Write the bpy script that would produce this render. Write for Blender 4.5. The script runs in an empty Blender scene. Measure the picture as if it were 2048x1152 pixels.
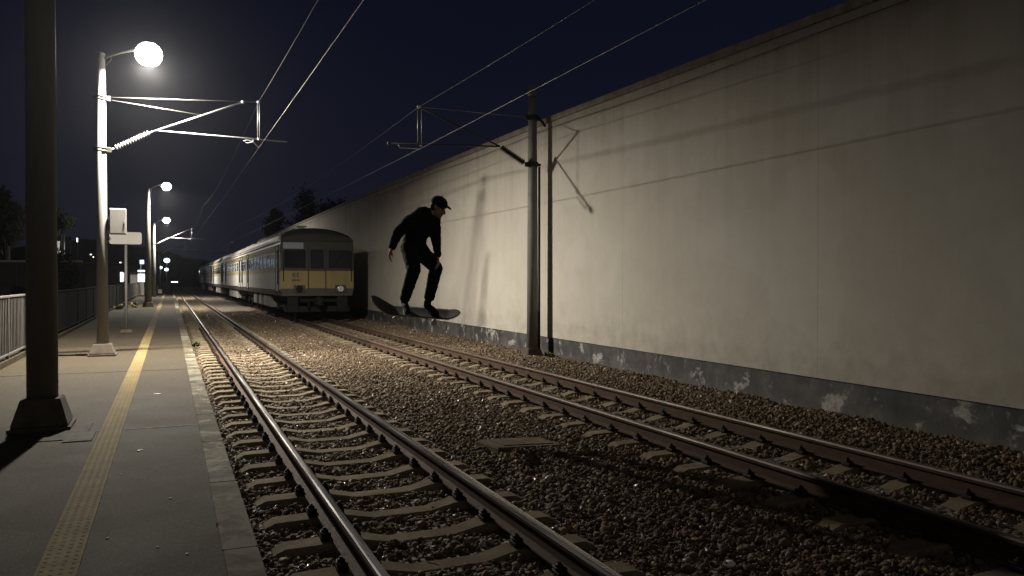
import bpy, bmesh, math, random
import numpy as np
from mathutils import Vector, Matrix, noise as mnoise
random.seed(7); rng = np.random.default_rng(11)
S = bpy.context.scene
COL = S.collection
R = math.radians
PI = math.pi

# ------------------------------------------------------------------ camera
TH = math.atan(684/1600.0)                     # rails run along +Y, camera is turned right of them
CAMZ = 1.73
cs, sn = math.cos(TH), math.sin(TH)
PLAT = 0.13                                    # platform level; sleeper tops are z = 0
ZR = 0.165                                     # rail head
cam_d = bpy.data.cameras.new('camera'); cam = bpy.data.objects.new('camera', cam_d); COL.objects.link(cam)
cam_d.sensor_width = 36; cam_d.lens = 36*1600/2048; cam_d.clip_end = 3000; cam_d.clip_start = 0.05
cam.location = (0, 0, CAMZ)
cam.rotation_euler = (PI/2 - math.atan(17/1600.0), 0, -TH)
S.camera = cam

def far_point(px, py, d):
    """ground-plan position of something seen in direction px, py at depth d (metres)"""
    xc = (px-1024)/1600*d
    return Vector((xc*cs + d*sn, -xc*sn + d*cs, CAMZ + (559-py)/1600*d))

# ------------------------------------------------------------------ materials
class N:
    def __init__(s, name):
        s.m = bpy.data.materials.new(name); s.m.use_nodes = True
        s.t = s.m.node_tree; s.t.nodes.clear()
        s.out = s.t.nodes.new('ShaderNodeOutputMaterial')
        s.b = s.t.nodes.new('ShaderNodeBsdfPrincipled')
        s.t.links.new(s.b.outputs[0], s.out.inputs[0])
    def n(s, typ, **kw):
        x = s.t.nodes.new(typ)
        for k, v in kw.items():
            if k.startswith('i_'):
                key = k[2:]
                key = int(key) if key.isdigit() else key.replace('_', ' ')
                x.inputs[key].default_value = v
            else: setattr(x, k, v)
        return x
    def l(s, a, b): s.t.links.new(a, b)
    def coord(s, scale=(1,1,1)):
        tc = s.n('ShaderNodeTexCoord'); mp = s.n('ShaderNodeMapping')
        mp.inputs['Scale'].default_value = scale
        s.l(tc.outputs['Object'], mp.inputs[0]); return mp.outputs[0]
    def noise(s, scale, detail=6, rough=.6, vec=None, dist=0.0):
        x = s.n('ShaderNodeTexNoise'); x.inputs['Scale'].default_value = scale
        x.inputs['Detail'].default_value = detail; x.inputs['Roughness'].default_value = rough
        x.inputs['Distortion'].default_value = dist
        s.l(vec if vec is not None else s.coord(), x.inputs['Vector']); return x.outputs['Fac']
    def ramp(s, fac, stops, const=False):
        r = s.n('ShaderNodeValToRGB'); e = r.color_ramp.elements
        if const: r.color_ramp.interpolation = 'CONSTANT'
        while len(e) < len(stops): e.new(.5)
        for q, (p, c) in zip(e, stops):
            q.position = p
            q.color = (c, c, c, 1) if not hasattr(c, '__len__') else (*c[:3], 1)
        s.l(fac, r.inputs[0]); return r.outputs[0]
    def mix(s, fac, a, b, mode='MIX'):
        x = s.n('ShaderNodeMix', data_type='RGBA', blend_type=mode)
        for v, i in ((fac, 0), (a, 6), (b, 7)):
            if hasattr(v, 'is_linked') or hasattr(v, 'node'): s.l(v, x.inputs[i])
            elif i == 0: x.inputs[0].default_value = v
            else: x.inputs[i].default_value = (*v[:3], 1)
        return x.outputs[2]
    def math(s, op, a, b=0.0):
        x = s.n('ShaderNodeMath', operation=op)
        for v, i in ((a, 0), (b, 1)):
            if hasattr(v, 'node'): s.l(v, x.inputs[i])
            else: x.inputs[i].default_value = v
        return x.outputs[0]
    def bump(s, h, strength=.3, dist=.01):
        x = s.n('ShaderNodeBump'); x.inputs['Strength'].default_value = strength; x.inputs['Distance'].default_value = dist
        s.l(h, x.inputs['Height']); s.l(x.outputs[0], s.b.inputs['Normal'])
    def set(s, k, v):
        if hasattr(v, 'node'): s.l(v, s.b.inputs[k])
        else: s.b.inputs[k].default_value = (*v[:3], 1) if hasattr(v, '__len__') else v

def plain(name, c1, c2=None, scale=8, rough=.6, metal=0., bump=.15, bdist=.004, r2=None, streak=None, spec=.2):
    m = N(name); m.set('Specular IOR Level', spec); c2 = c2 or tuple(x*.7 for x in c1)
    vec = m.coord(streak) if streak else None
    f = m.noise(scale, 7, .62, vec)
    m.set('Base Color', m.ramp(f, [(.3, c2), (.7, c1)]))
    m.set('Metallic', metal)
    m.set('Roughness', m.ramp(m.noise(scale*2.3, 4), [(.3, rough), (.7, r2 if r2 is not None else min(1, rough+.15))]))
    if bump: m.bump(m.noise(scale*9, 4), bump, bdist)
    return m.m

def emis(name, col, strength):
    m = N(name); m.set('Base Color', (.8,.8,.8)); m.set('Emission Color', col); m.set('Emission Strength', strength); m.set('Roughness', .3)
    return m.m

M = {}
M['concrete_pole'] = plain('pole_galvanised_paint', (.175,.169,.16), (.12,.117,.11), 14, .5, 0, .15, r2=.65, streak=(1,1,.25))
M['dark_pole'] = plain('pole_dark_paint', (.15,.14,.122), (.115,.107,.094), 9, .55, 0, .1, streak=(1,1,.2))
M['base_block'] = plain('weathered_concrete_block', (.085,.072,.055), (.045,.038,.030), 7, .85, 0, .4, .006)
M['galv'] = plain('galvanised_steel', (.50,.50,.49), (.36,.36,.36), 30, .35, .7, .1)
M['dark_steel'] = plain('dark_steel', (.06,.055,.05), (.03,.028,.026), 20, .5, .5, .2)
M['insul'] = plain('insulator_glaze', (.42,.41,.38), (.30,.29,.27), 10, .22, 0, 0)
M['insul_dark'] = plain('insulator_brown_glaze', (.05,.04,.03), (.03,.025,.02), 10, .25, 0, 0)
M['wire'] = plain('drawn_wire', (.30,.285,.26), (.2,.19,.175), 4, .38, .9, 0)
M['box_paint'] = plain('cabinet_paint', (.21,.20,.185), (.165,.157,.145), 6, .55, 0, .08, streak=(1,1,.4))
M['sign_white'] = plain('sign_enamel', (.40,.38,.355), (.36,.34,.315), 5, .4, 0, .03)
M['fence_light'] = plain('fence_grey_paint', (.11,.102,.094), (.07,.065,.06), 12, .55, 0, .2, streak=(1,1,.3))
M['fence_dark'] = plain('fence_dark_paint', (.0065,.0065,.006), (.004,.004,.004), 6, .7, 0, .2, streak=(1,1,.3), spec=.06)
M['black_cloth'] = plain('black_cloth', (.0075,.0075,.008), (.005,.005,.0055), 30, .9, 0, .3, .003)
M['denim'] = plain('black_denim', (.009,.009,.011), (.006,.006,.008), 40, .88, 0, .3, .002)
M['skin'] = plain('skin', (.42,.23,.16), (.36,.19,.13), 12, .5, 0, .05)
M['hair'] = plain('dark_hair', (.02,.015,.011), (.012,.01,.008), 60, .6, 0, .4)
M['shoe'] = plain('black_suede_shoe', (.012,.012,.013), (.008,.008,.009), 20, .8, 0, .2)
M['sole'] = plain('pale_rubber', (.45,.43,.40), (.35,.33,.30), 20, .6, 0, .1)
M['grip'] = plain('grip_tape', (.10,.095,.09), (.075,.07,.066), 200, .8, 0, .5, .001)
M['ply'] = plain('maple_ply_edge', (.55,.40,.24), (.42,.29,.16), 40, .45, 0, .1)
M['wheel'] = plain('urethane_wheel', (.62,.60,.56), (.5,.48,.45), 20, .4, 0, 0)
M['bark'] = plain('bark', (.012,.010,.007), (.007,.006,.004), 14, .9, 0, .6, .02)
M['weed'] = plain('weed_leaf', (.085,.115,.03), (.05,.07,.02), 9, .6, 0, .1)
M['straw'] = plain('dry_straw', (.22,.165,.08), (.13,.10,.05), 20, .8, 0, .1)
M['yleaf'] = plain('yellow_leaf', (.42,.28,.05), (.30,.19,.04), 30, .6, 0, .1)
M['litter'] = plain('white_scrap', (.78,.76,.71), (.7,.68,.63), 30, .5, 0, .1)  # white for the painted asphalt glints and for the real white stone
M['wall_bg'] = plain('render_grey', (.045,.043,.042), (.03,.029,.028), 1.5, .85, 0, .2, spec=.06)
M['dark_bg'] = plain('dark_facade', (.012,.012,.013), (.008,.008,.009), .8, .85, 0, .1, spec=.06)
M['roof_bg'] = plain('roof_dark', (.03,.028,.027), (.018,.017,.017), 3, .8, 0, .2, spec=.06)
M['glass_dark'] = plain('dark_glass', (.010,.011,.013), (.007,.008,.009), 2, .10, 0, 0)
M['bin_black'] = plain('black_plastic', (.015,.015,.016), (.01,.01,.01), 12, .45, 0, .1)

def leafmat():
    m = N('dark_foliage'); oi = m.n('ShaderNodeNewGeometry')
    m.set('Base Color', m.ramp(oi.outputs['Random Per Island'], [(0,(.004,.006,.003)),(.6,(.008,.011,.005)),(1,(.013,.016,.008))]))
    m.set('Roughness', .8); m.set('Specular IOR Level', .05); return m.m
M['leaf'] = leafmat()

def plaster():
    m = N('stained_wall_plaster')
    big = m.noise(.35, 5, .6)
    streak = m.noise(1.0, 9, .68, m.coord((1, 3.2, .16)), .15)
    fine_st = m.noise(1.0, 8, .7, m.coord((1, 11, .35)))
    fine = m.noise(26, 6, .6)
    tc = m.n('ShaderNodeTexCoord'); sp = m.n('ShaderNodeSeparateXYZ'); m.l(tc.outputs['Object'], sp.inputs[0])
    top = m.n('ShaderNodeMapRange', i_1=2.2, i_2=5.3, i_3=.15, i_4=1.0); m.l(sp.outputs[2], top.inputs[0])
    low = m.n('ShaderNodeMapRange', i_1=1.5, i_2=.4, i_3=0.0, i_4=.55); m.l(sp.outputs[2], low.inputs[0])
    c = m.ramp(big, [(.3,(.45,.416,.358)), (.7,(.495,.462,.402))])
    s1 = m.ramp(streak, [(.44,1.0),(.66,0.0)])
    s1 = m.math('MULTIPLY', m.math('SUBTRACT', 1.0, s1), top.outputs[0])
    c = m.mix(m.math('MULTIPLY', s1, .36), c, (.215,.195,.145))
    s2 = m.math('MULTIPLY', m.ramp(fine_st, [(.50,0.0),(.75,1.0)]), top.outputs[0])
    c = m.mix(m.math('MULTIPLY', s2, .20), c, (.17,.155,.125))
    # yellow-green lichen runs below the coping
    yel = m.ramp(m.noise(1.0, 6, .6, m.coord((1, .55, .22)), .4), [(.56,0.0),(.70,1.0)])
    yel = m.math('MULTIPLY', m.math('MULTIPLY', yel, top.outputs[0]), .30)
    c = m.mix(yel, c, (.30,.25,.125))
    splash = m.math('MULTIPLY', m.ramp(m.noise(3.0, 8, .7), [(.4,0.0),(.7,1.0)]), low.outputs[0])
    c = m.mix(splash, c, (.20,.17,.12))
    c = m.mix(m.math('MULTIPLY', fine, .18), c, (.22,.20,.17))
    mot = m.ramp(m.noise(1.4, 8, .7, None, .4), [(.4,0.0),(.68,1.0)])
    c = m.mix(m.math('MULTIPLY', mot, .30), c, (.29,.255,.20))
    pat = m.ramp(m.noise(.42, 3, .4, m.coord((1,1,1.6)), .2), [(.60,0.0),(.615,1.0)])
    c = m.mix(m.math('MULTIPLY', pat, .16), c, (.55,.53,.48))
    # panel joints every 4.8 m
    fr = m.math('FRACT', m.math('DIVIDE', m.math('ADD', sp.outputs[1], 21.15), 4.85))
    j = m.math('LESS_THAN', fr, .0030)
    c = m.mix(m.math('MULTIPLY', j, .28), c, (.12,.11,.09))
    m.set('Base Color', c); m.set('Roughness', .88); m.set('Specular IOR Level', .25)
    m.bump(m.mix(.5, m.noise(60, 5), m.noise(6, 5)), .22, .012)
    return m.m
M['plaster'] = plaster()

def plinth():
    m = N('peeling_black_plinth_paint')
    c = m.ramp(m.noise(2.2, 7, .65), [(.35,(.020,.019,.019)), (.5,(.045,.042,.041)), (.66,(.085,.080,.076))])
    patch = m.noise(2.1, 10, .63, m.coord((1,1,1.25)), .25)
    pm = m.ramp(patch, [(.572,0.0),(.63,1.0)])
    c = m.mix(m.math('MULTIPLY', pm, .8), c, m.ramp(m.noise(22, 5), [(.3,(.20,.185,.165)),(.7,(.46,.44,.41))]))
    sc = m.ramp(m.noise(9, 9, .7, m.coord((1,1,.6)), .5), [(.58,0.0),(.66,1.0)])
    c = m.mix(m.math('MULTIPLY', sc, .55), c, (.24,.23,.215))
    dust = m.n('ShaderNodeMapRange', i_1=.22, i_2=-.08, i_3=0, i_4=.65)
    tc = m.n('ShaderNodeTexCoord'); sp = m.n('ShaderNodeSeparateXYZ'); m.l(tc.outputs['Object'], sp.inputs[0]); m.l(sp.outputs[2], dust.inputs[0])
    c = m.mix(m.math('MULTIPLY', dust.outputs[0], m.noise(5, 6)), c, (.16,.135,.105))
    m.set('Base Color', c); m.set('Roughness', .75)
    m.bump(m.mix(.6, m.noise(40, 6), pm), .4, .008)
    return m.m
M['plinth'] = plinth()
M['coping'] = plain('wall_coping_cement', (.36,.33,.28), (.17,.155,.125), 2.2, .9, 0, .3, .01, streak=(1,2,1))

def asphalt():
    m = N('worn_platform_asphalt')
    big = m.noise(.8, 7, .65); g = m.noise(170, 3, .7)
    c = m.ramp(big, [(.3,(.034,.025,.0135)), (.55,(.042,.0312,.017)), (.75,(.052,.039,.022))])
    vo = m.n('ShaderNodeTexVoronoi'); vo.inputs['Scale'].default_value = 150; m.l(m.coord(), vo.inputs['Vector'])
    chip = m.n('ShaderNodeSeparateColor'); m.l(vo.outputs['Color'], chip.inputs[0])
    c = m.mix(m.math('MULTIPLY', m.math('GREATER_THAN', chip.outputs[0], .90), .55), c, (.13,.118,.10))
    c = m.mix(m.math('MULTIPLY', m.math('LESS_THAN', chip.outputs[0], .2), .5), c, (.03,.028,.025))
    c = m.mix(m.math('MULTIPLY', m.ramp(m.noise(34, 5, .75), [(.40,1.0),(.5,0.0)]), .4), c, (.013,.011,.009))
    c = m.mix(m.math('MULTIPLY', m.ramp(m.noise(48, 4, .75), [(.56,0.0),(.64,1.0)]), .45), c, (.10,.088,.070))
    stain = m.ramp(m.noise(2.6, 8, .7, None, .6), [(.55,0.0),(.68,1.0)])
    c = m.mix(m.math('MULTIPLY', stain, .3), c, (.020,.0175,.014))
    m.set('Base Color', c)
    m.set('Roughness', m.ramp(m.noise(1.6, 6, .6), [(.35,.80),(.65,.86)])); m.set('Specular IOR Level', .12)
    m.bump(m.mix(.35, g, vo.outputs['Distance']), .55, .008)
    return m.m
M['asphalt'] = asphalt()
M['patch'] = plain('cement_patch', (.055,.045,.032), (.030,.025,.018), 5, .6, 0, .4, .004, spec=.03)
M['joint'] = plain('tar_joint', (.03,.027,.024), (.02,.018,.016), 10, .6, 0, .2)

def edgemat():
    m = N('platform_edge_concrete')
    gi = m.n('ShaderNodeNewGeometry'); r = gi.outputs['Random Per Island']
    base = m.ramp(r, [(0,(.085,.072,.047)),(.45,(.12,.104,.072)),(.7,(.17,.152,.113)),(1,(.27,.25,.205))])
    blot = m.ramp(m.noise(2.6, 9, .72, None, .5), [(.46,0.0),(.56,1.0)])
    c = m.mix(m.math('MULTIPLY', blot, .7), base, (.034,.029,.018))
    pale = m.ramp(m.noise(1.9, 10, .72, None, .4), [(.53,0.0),(.58,1.0)])
    c = m.mix(m.math('MULTIPLY', pale, .6), c, (.30,.28,.23))
    c = m.mix(m.math('MULTIPLY', m.ramp(m.noise(28, 6, .7), [(.5,0.0),(.66,1.0)]), .5), c, (.035,.030,.020))
    m.set('Base Color', c); m.set('Roughness', .85); m.set('Specular IOR Level', .08); m.bump(m.noise(45, 6), .4, .006); return m.m
M['edge'] = edgemat()

def tactile():
    m = N('worn_yellow_tactile')
    c = m.ramp(m.noise(3.5, 8, .66), [(.3,(.118,.090,.040)), (.55,(.150,.117,.055)), (.75,(.185,.150,.078))])
    w = m.ramp(m.noise(18, 8, .75), [(.52,0.0),(.7,1.0)])
    c = m.mix(m.math('MULTIPLY', w, .5), c, (.085,.066,.036))
    m.set('Base Color', c); m.set('Roughness', .8); m.set('Specular IOR Level', .06); m.bump(m.noise(90, 5), .35, .004); return m.m
M['tactile'] = tactile()

def stone():
    m = N('ballast_stone')
    gi = m.n('ShaderNodeNewGeometry'); r = gi.outputs['Random Per Island']
    c = m.ramp(r, [(0,(.052,.036,.022)),(.22,(.090,.064,.041)),(.5,(.124,.089,.057)),(.74,(.150,.111,.073)),(.92,(.19,.148,.104)),(.975,(.31,.265,.205)),(.99,(.50,.46,.40)),(1,(.58,.55,.49))])
    c = m.mix(m.math('MULTIPLY', m.noise(40, 5), .45), c, (.11,.070,.038))
    c = m.mix(m.math('MULTIPLY', m.ramp(m.noise(.9, 7, .65), [(.42,0.0),(.65,1.0)]), .45), c, (.085,.062,.042))
    m.set('Base Color', c)
    m.set('Roughness', m.ramp(m.math('FRACT', m.math('MULTIPLY', r, 37.7)), [(0,.30),(.06,.65),(1,.9)])); m.set('Specular IOR Level', m.ramp(m.math('FRACT', m.math('MULTIPLY', r, 37.7)), [(0,.6),(.06,.15),(1,.08)]))
    m.bump(m.noise(110, 4), .3, .003); return m.m
M['stone'] = stone()
def bed():
    m = N('ballast_bed')
    vo = m.n('ShaderNodeTexVoronoi'); vo.inputs['Scale'].default_value = 19; m.l(m.coord(), vo.inputs['Vector'])
    sp = m.n('ShaderNodeSeparateColor'); m.l(vo.outputs['Color'], sp.inputs[0])
    c = m.ramp(sp.outputs[0], [(0,(.038,.029,.022)),(.5,(.085,.067,.05)),(.9,(.13,.105,.08)),(1,(.24,.21,.17))])
    c = m.mix(m.math('MULTIPLY', m.noise(1.1, 6), .6), c, (.10,.075,.045))
    m.set('Base Color', c); m.set('Roughness', .85)
    m.bump(m.math('SUBTRACT', 1.0, vo.outputs['Distance']), .9, .04); return m.m
M['bed'] = bed()
M['soil'] = plain('dark_soil', (.055,.048,.036), (.03,.026,.02), 2, .95, 0, .6, .03)
def sleepermat():
    m = N('sleeper_concrete'); oi = m.n('ShaderNodeObjectInfo'); tc = m.n('ShaderNodeTexCoord')
    va = m.n('ShaderNodeVectorMath', operation='ADD'); cb = m.n('ShaderNodeCombineXYZ')
    m.l(m.math('MULTIPLY', oi.outputs['Random'], 91.0), cb.inputs[0]); m.l(m.math('MULTIPLY', oi.outputs['Random'], 57.0), cb.inputs[1])
    m.l(tc.outputs['Object'], va.inputs[0]); m.l(cb.outputs[0], va.inputs[1]); v = va.outputs[0]
    c = m.ramp(m.noise(5, 8, .68, v), [(.3,(.120,.094,.060)),(.55,(.205,.165,.110)),(.75,(.27,.225,.160))])
    c = m.mix(m.math('MULTIPLY', m.ramp(m.noise(2.2, 8, .7, v, .5), [(.48,0.0),(.62,1.0)]), .6), c, (.075,.055,.034))
    c = m.mix(m.math('MULTIPLY', m.ramp(oi.outputs['Random'], [(0,0.0),(1,.45)]), 1.0), c, (.11,.088,.058))
    m.set('Base Color', c); m.set('Roughness', .9); m.set('Specular IOR Level', .1); m.bump(m.noise(38, 7, .7, v), .6, .010); return m.m
M['sleeper'] = sleepermat()
M['rust'] = plain('rusty_rail_side', (.080,.048,.028), (.042,.026,.017), 14, .75, .1, .35, .003, streak=(1,.3,1))
def railhead():
    m = N('polished_rail_head')
    n = m.noise(1.0, 6, .6, m.coord((60, .8, 60)))
    m.set('Base Color', m.ramp(n, [(.35,(.30,.27,.25)),(.65,(.44,.42,.40))])); m.set('Metallic', .95)
    m.set('Roughness', m.ramp(n, [(.3,.22),(.7,.38)])); return m.m
M['railhead'] = railhead()
def railhead2():
    m = N('dull_rail_head')
    n = m.noise(1.0, 7, .65, m.coord((50, 1.5, 50)))
    m.set('Base Color', m.ramp(n, [(.35,(.060,.040,.028)),(.65,(.12,.088,.068))])); m.set('Metallic', .4)
    m.set('Roughness', m.ramp(n, [(.3,.42),(.7,.68)])); return m.m
M['railhead_dull'] = railhead2()
M['clip'] = plain('oily_rail_clip', (.028,.020,.015), (.015,.012,.010), 30, .6, .3, .3)

def paint(name, c, dirt, rough=.38):
    m = N(name)
    s = m.noise(1.0, 7, .65, m.coord((3, 3, .35)))
    b = m.noise(.9, 5)
    col = m.mix(m.math('MULTIPLY', m.ramp(s, [(.42,0.0),(.75,1.0)]), .55), c, dirt)
    col = m.mix(m.math('MULTIPLY', b, .25), col, dirt)
    m.set('Base Color', col); m.set('Roughness', m.ramp(b, [(.3,rough),(.7,rough+.15)])); m.set('Specular IOR Level', .28); m.bump(m.noise(6, 3), .05, .01); return m.m
M['t_grey'] = paint('carriage_silver_grey', (.56,.55,.53), (.32,.30,.27))
M['t_light'] = paint('carriage_light_grey', (.58,.56,.52), (.36,.34,.30))
M['t_yellow'] = paint('carriage_yellow', (.245,.195,.078), (.16,.128,.058))
M['t_cream'] = paint('carriage_cream_line', (.44,.34,.15), (.26,.20,.10))
M['t_skirt'] = paint('carriage_brown_skirt', (.065,.052,.052), (.038,.032,.029), .5)
M['t_front'] = paint('carriage_front_grey', (.048,.046,.040), (.030,.028,.025))
M['t_roof'] = paint('carriage_roof_grey', (.21,.195,.18), (.12,.11,.10), .5)
M['t_roofdark'] = paint('carriage_roof_front', (.035,.030,.026), (.022,.019,.017), .6)
M['t_under'] = plain('underframe_grime', (.018,.016,.014), (.010,.009,.008), 10, .75, .2, .3)
M['t_box'] = plain('underframe_box_grey', (.34,.32,.30), (.22,.20,.18), 3, .6, 0, .2)
M['t_line'] = plain('door_seal_black', (.012,.012,.012), (.01,.01,.01), 5, .5, 0, 0)
M['chrome'] = plain('headlamp_chrome', (.75,.75,.78), (.6,.6,.63), 8, .12, 1, 0)
M['blind'] = plain('destination_blind', (.30,.31,.36), (.22,.23,.28), 12, .35, 0, 0, streak=(6,1,.2))
M['lamp_glass'] = emis('lit_lamp_bowl', (1,.955,.87), 32)
M['lamp_far'] = emis('lit_far_lamp_bowl', (1,.96,.89), 60)
M['blue_lamp'] = emis('lit_blue_lamp', (.50,.78,1), 12)
M['blue_sign'] = emis('lit_blue_sign', (.12,.30,1), 2.2)
M['white_glow'] = emis('lit_window_white', (.85,.93,1), 3.0)
M['warm_glow'] = emis('lit_window_warm', (1,.85,.6), 3.0)
M['dim_glow'] = emis('lit_window_dim', (.9,.9,1), .25)

# ------------------------------------------------------------------ mesh helper
class MB:
    def __init__(s): s.v = []; s.f = []; s.mi = []; s.sm = []
    def add(s, vs, fs, mi=0, sm=False):
        o = len(s.v); s.v += [tuple(v) for v in vs]
        for f in fs: s.f.append([i+o for i in f]); s.mi.append(mi); s.sm.append(sm)
    def box(s, c, d, mi=0, rot=None, taper=1.0, bev=0.0):
        x, y, z = d[0]/2, d[1]/2, d[2]/2
        if bev > 0:
            b = min(bev, x*.45, y*.45, z*.45)
            vs = []
            for sz, ring in ((-1, z), (1, z)):
                pass
            L = []
            def ring(zz, inset):
                X, Y = x-inset, y-inset; e = b
                return [(X-e,-Y,zz),(X,-Y+e,zz),(X,Y-e,zz),(X-e,Y,zz),(-X+e,Y,zz),(-X,Y-e,zz),(-X,-Y+e,zz),(-X+e,-Y,zz)]
            rings = [ring(-z, b*.7), ring(-z+b, 0), ring(z-b, 0), ring(z, b*.7)]
            rings[2] = [(p[0]*taper, p[1]*taper, p[2]) for p in rings[2]]; rings[3] = [(p[0]*taper, p[1]*taper, p[2]) for p in rings[3]]
            for r_ in rings: vs += r_
            fs = [[7-i for i in range(8)]]
            for k in range(3):
                for i in range(8):
                    j = (i+1) % 8; fs.append([k*8+i, k*8+j, (k+1)*8+j, (k+1)*8+i])
            fs.append([24+i for i in range(8)])
        else:
            vs = [(-x,-y,-z),(x,-y,-z),(x,y,-z),(-x,y,-z),(-x*taper,-y*taper,z),(x*taper,-y*taper,z),(x*taper,y*taper,z),(-x*taper,y*taper,z)]
            fs = [[3,2,1,0],[4,5,6,7],[0,1,5,4],[1,2,6,5],[2,3,7,6],[3,0,4,7]]
        if rot is not None: vs = [rot @ Vector(v) for v in vs]
        s.add([Vector(v)+Vector(c) for v in vs], fs, mi)
    def tube(s, pts, r, n=10, mi=0, caps=True, sm=True):
        pts = [Vector(p) for p in pts]; m = len(pts)
        rs = r if hasattr(r, '__len__') else [r]*m
        vs = []; up = None
        for i, p in enumerate(pts):
            t = (pts[min(i+1, m-1)]-pts[max(i-1, 0)])
            t = t.normalized() if t.length > 1e-9 else Vector((0,0,1))
            if up is None:
                a = Vector((0,0,1)) if abs(t.z) < .9 else Vector((1,0,0)); up = (a - t*a.dot(t)).normalized()
            else:
                up = (up - t*up.dot(t)); up = up.normalized() if up.length > 1e-6 else Vector((1,0,0))
            w = t.cross(up)
            for k in range(n):
                an = 2*PI*k/n; vs.append(p + (up*math.cos(an)+w*math.sin(an))*rs[i])
        fs = []
        for i in range(m-1):
            for k in range(n):
                q = (k+1) % n; fs.append([i*n+k, i*n+q, (i+1)*n+q, (i+1)*n+k])
        s.add(vs, fs, mi, sm)
        if caps:
            s.add(vs[:n], [list(range(n))[::-1]], mi); s.add(vs[-n:], [list(range(n))], mi)
    def lathe(s, c, prof, n=20, mi=0, axis='z', rot=None, sm=True, sx=1, sy=1):
        vs = []
        for r_, h in prof:
            for k in range(n):
                a = 2*PI*k/n; p = Vector((r_*math.cos(a)*sx, r_*math.sin(a)*sy, h))
                if axis == 'x': p = Vector((p.z, p.x, p.y))
                if axis == 'y': p = Vector((p.x, p.z, -p.y)) * 1
                if rot is not None: p = rot @ p
                vs.append(p+Vector(c))
        fs = []
        for i in range(len(prof)-1):
            for k in range(n):
                q = (k+1) % n; fs.append([i*n+k, i*n+q, (i+1)*n+q, (i+1)*n+k])
        s.add(vs, fs, mi, sm)
        s.add(vs[:n], [list(range(n))[::-1]], mi); s.add(vs[-n:], [list(range(n))], mi)
    def ell(s, c, rad, mi=0, nu=16, nv=10, rot=None):
        vs = []; fs = []
        for i in range(nv+1):
            th = PI*(i+.0)/nv; th = min(max(th, .02), PI-.02)
            for k in range(nu):
                a = 2*PI*k/nu; p = Vector((rad[0]*math.sin(th)*math.cos(a), rad[1]*math.sin(th)*math.sin(a), -rad[2]*math.cos(th)))
                if rot is not None: p = rot @ p
                vs.append(p+Vector(c))
        for i in range(nv):
            for k in range(nu):
                q = (k+1) % nu; fs.append([i*nu+k, i*nu+q, (i+1)*nu+q, (i+1)*nu+k])
        s.add(vs, fs, mi, True)
        s.add(vs[:nu], [list(range(nu))[::-1]], mi); s.add(vs[-nu:], [list(range(nu))], mi)
    def extrude(s, prof, y0, y1, mis=None, caps=True, closed=True, sm=False):
        n = len(prof); vs = [(x, y0, z) for x, z in prof]+[(x, y1, z) for x, z in prof]
        rngf = range(n if closed else n-1)
        for i in rngf:
            j = (i+1) % n
            s.add([vs[i], vs[j], vs[n+j], vs[n+i]], [[0,1,2,3]], (mis[i] if mis else 0), sm)
        if caps:
            s.add(vs[:n], [list(range(n))[::-1]], 0); s.add(vs[n:], [list(range(n))], 0)
    def build(s, name, mats, parent=None, loc=None):
        me = bpy.data.meshes.new(name)
        me.from_pydata(s.v, [], s.f)
        if not isinstance(mats, (list, tuple)): mats = [mats]
        for m in mats: me.materials.append(m)
        me.polygons.foreach_set('material_index', s.mi)
        me.polygons.foreach_set('use_smooth', s.sm)
        me.update()
        bm = bmesh.new(); bm.from_mesh(me)
        bmesh.ops.remove_doubles(bm, verts=bm.verts, dist=1e-5)
        bmesh.ops.recalc_face_normals(bm, faces=bm.faces)
        bm.to_mesh(me); bm.free()
        o = bpy.data.objects.new(name, me); COL.objects.link(o)
        if loc is not None: o.location = loc
        if parent is not None: o.parent = parent
        return o

def tag(o, label=None, cat=None, group=None, kind=None):
    if label: o['label'] = label
    if cat: o['category'] = cat
    if group: o['group'] = group
    if kind: o['kind'] = kind
    return o
def thing(name, label, cat, loc=(0,0,0), rz=0, group=None):
    o = bpy.data.objects.new(name, None); COL.objects.link(o); o.location = loc; o.rotation_euler = (0,0,rz)
    o.empty_display_size = .2
    return tag(o, label, cat, group)
def copy_tree(o, parent=None):
    c = o.copy(); COL.objects.link(c)
    if parent is not None: c.parent = parent
    for ch in list(o.children): copy_tree(ch, c)
    return c

# ------------------------------------------------------------------ world
w = bpy.data.worlds.new('World'); S.world = w; w.use_nodes = True
nt = w.node_tree; bg = nt.nodes['Background']
sky = nt.nodes.new('ShaderNodeTexSky'); sky.sky_type = 'NISHITA'; sky.sun_disc = False
sky.sun_elevation = R(-6); sky.sun_rotation = R(150); sky.altitude = 50; sky.air_density = 1.2; sky.dust_density = .6; sky.ozone_density = 3
tcw = nt.nodes.new('ShaderNodeTexCoord'); spw = nt.nodes.new('ShaderNodeSeparateXYZ'); nt.links.new(tcw.outputs['Generated'], spw.inputs[0])
rw = nt.nodes.new('ShaderNodeValToRGB'); e = rw.color_ramp.elements
e[0].position = 0.0; e[0].color = (.0085,.0090,.0165,1)
e[1].position = .75; e[1].color = (.0014,.0020,.0062,1)
k_ = e.new(.10); k_.color = (.0065,.0073,.0150,1)
k_ = e.new(.30); k_.color = (.0038,.0048,.0120,1)
nt.links.new(spw.outputs[2], rw.inputs[0])
addn = nt.nodes.new('ShaderNodeMix'); addn.data_type = 'RGBA'; addn.blend_type = 'ADD'; addn.inputs[0].default_value = .02
nt.links.new(rw.outputs[0], addn.inputs[6]); nt.links.new(sky.outputs[0], addn.inputs[7])
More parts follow.
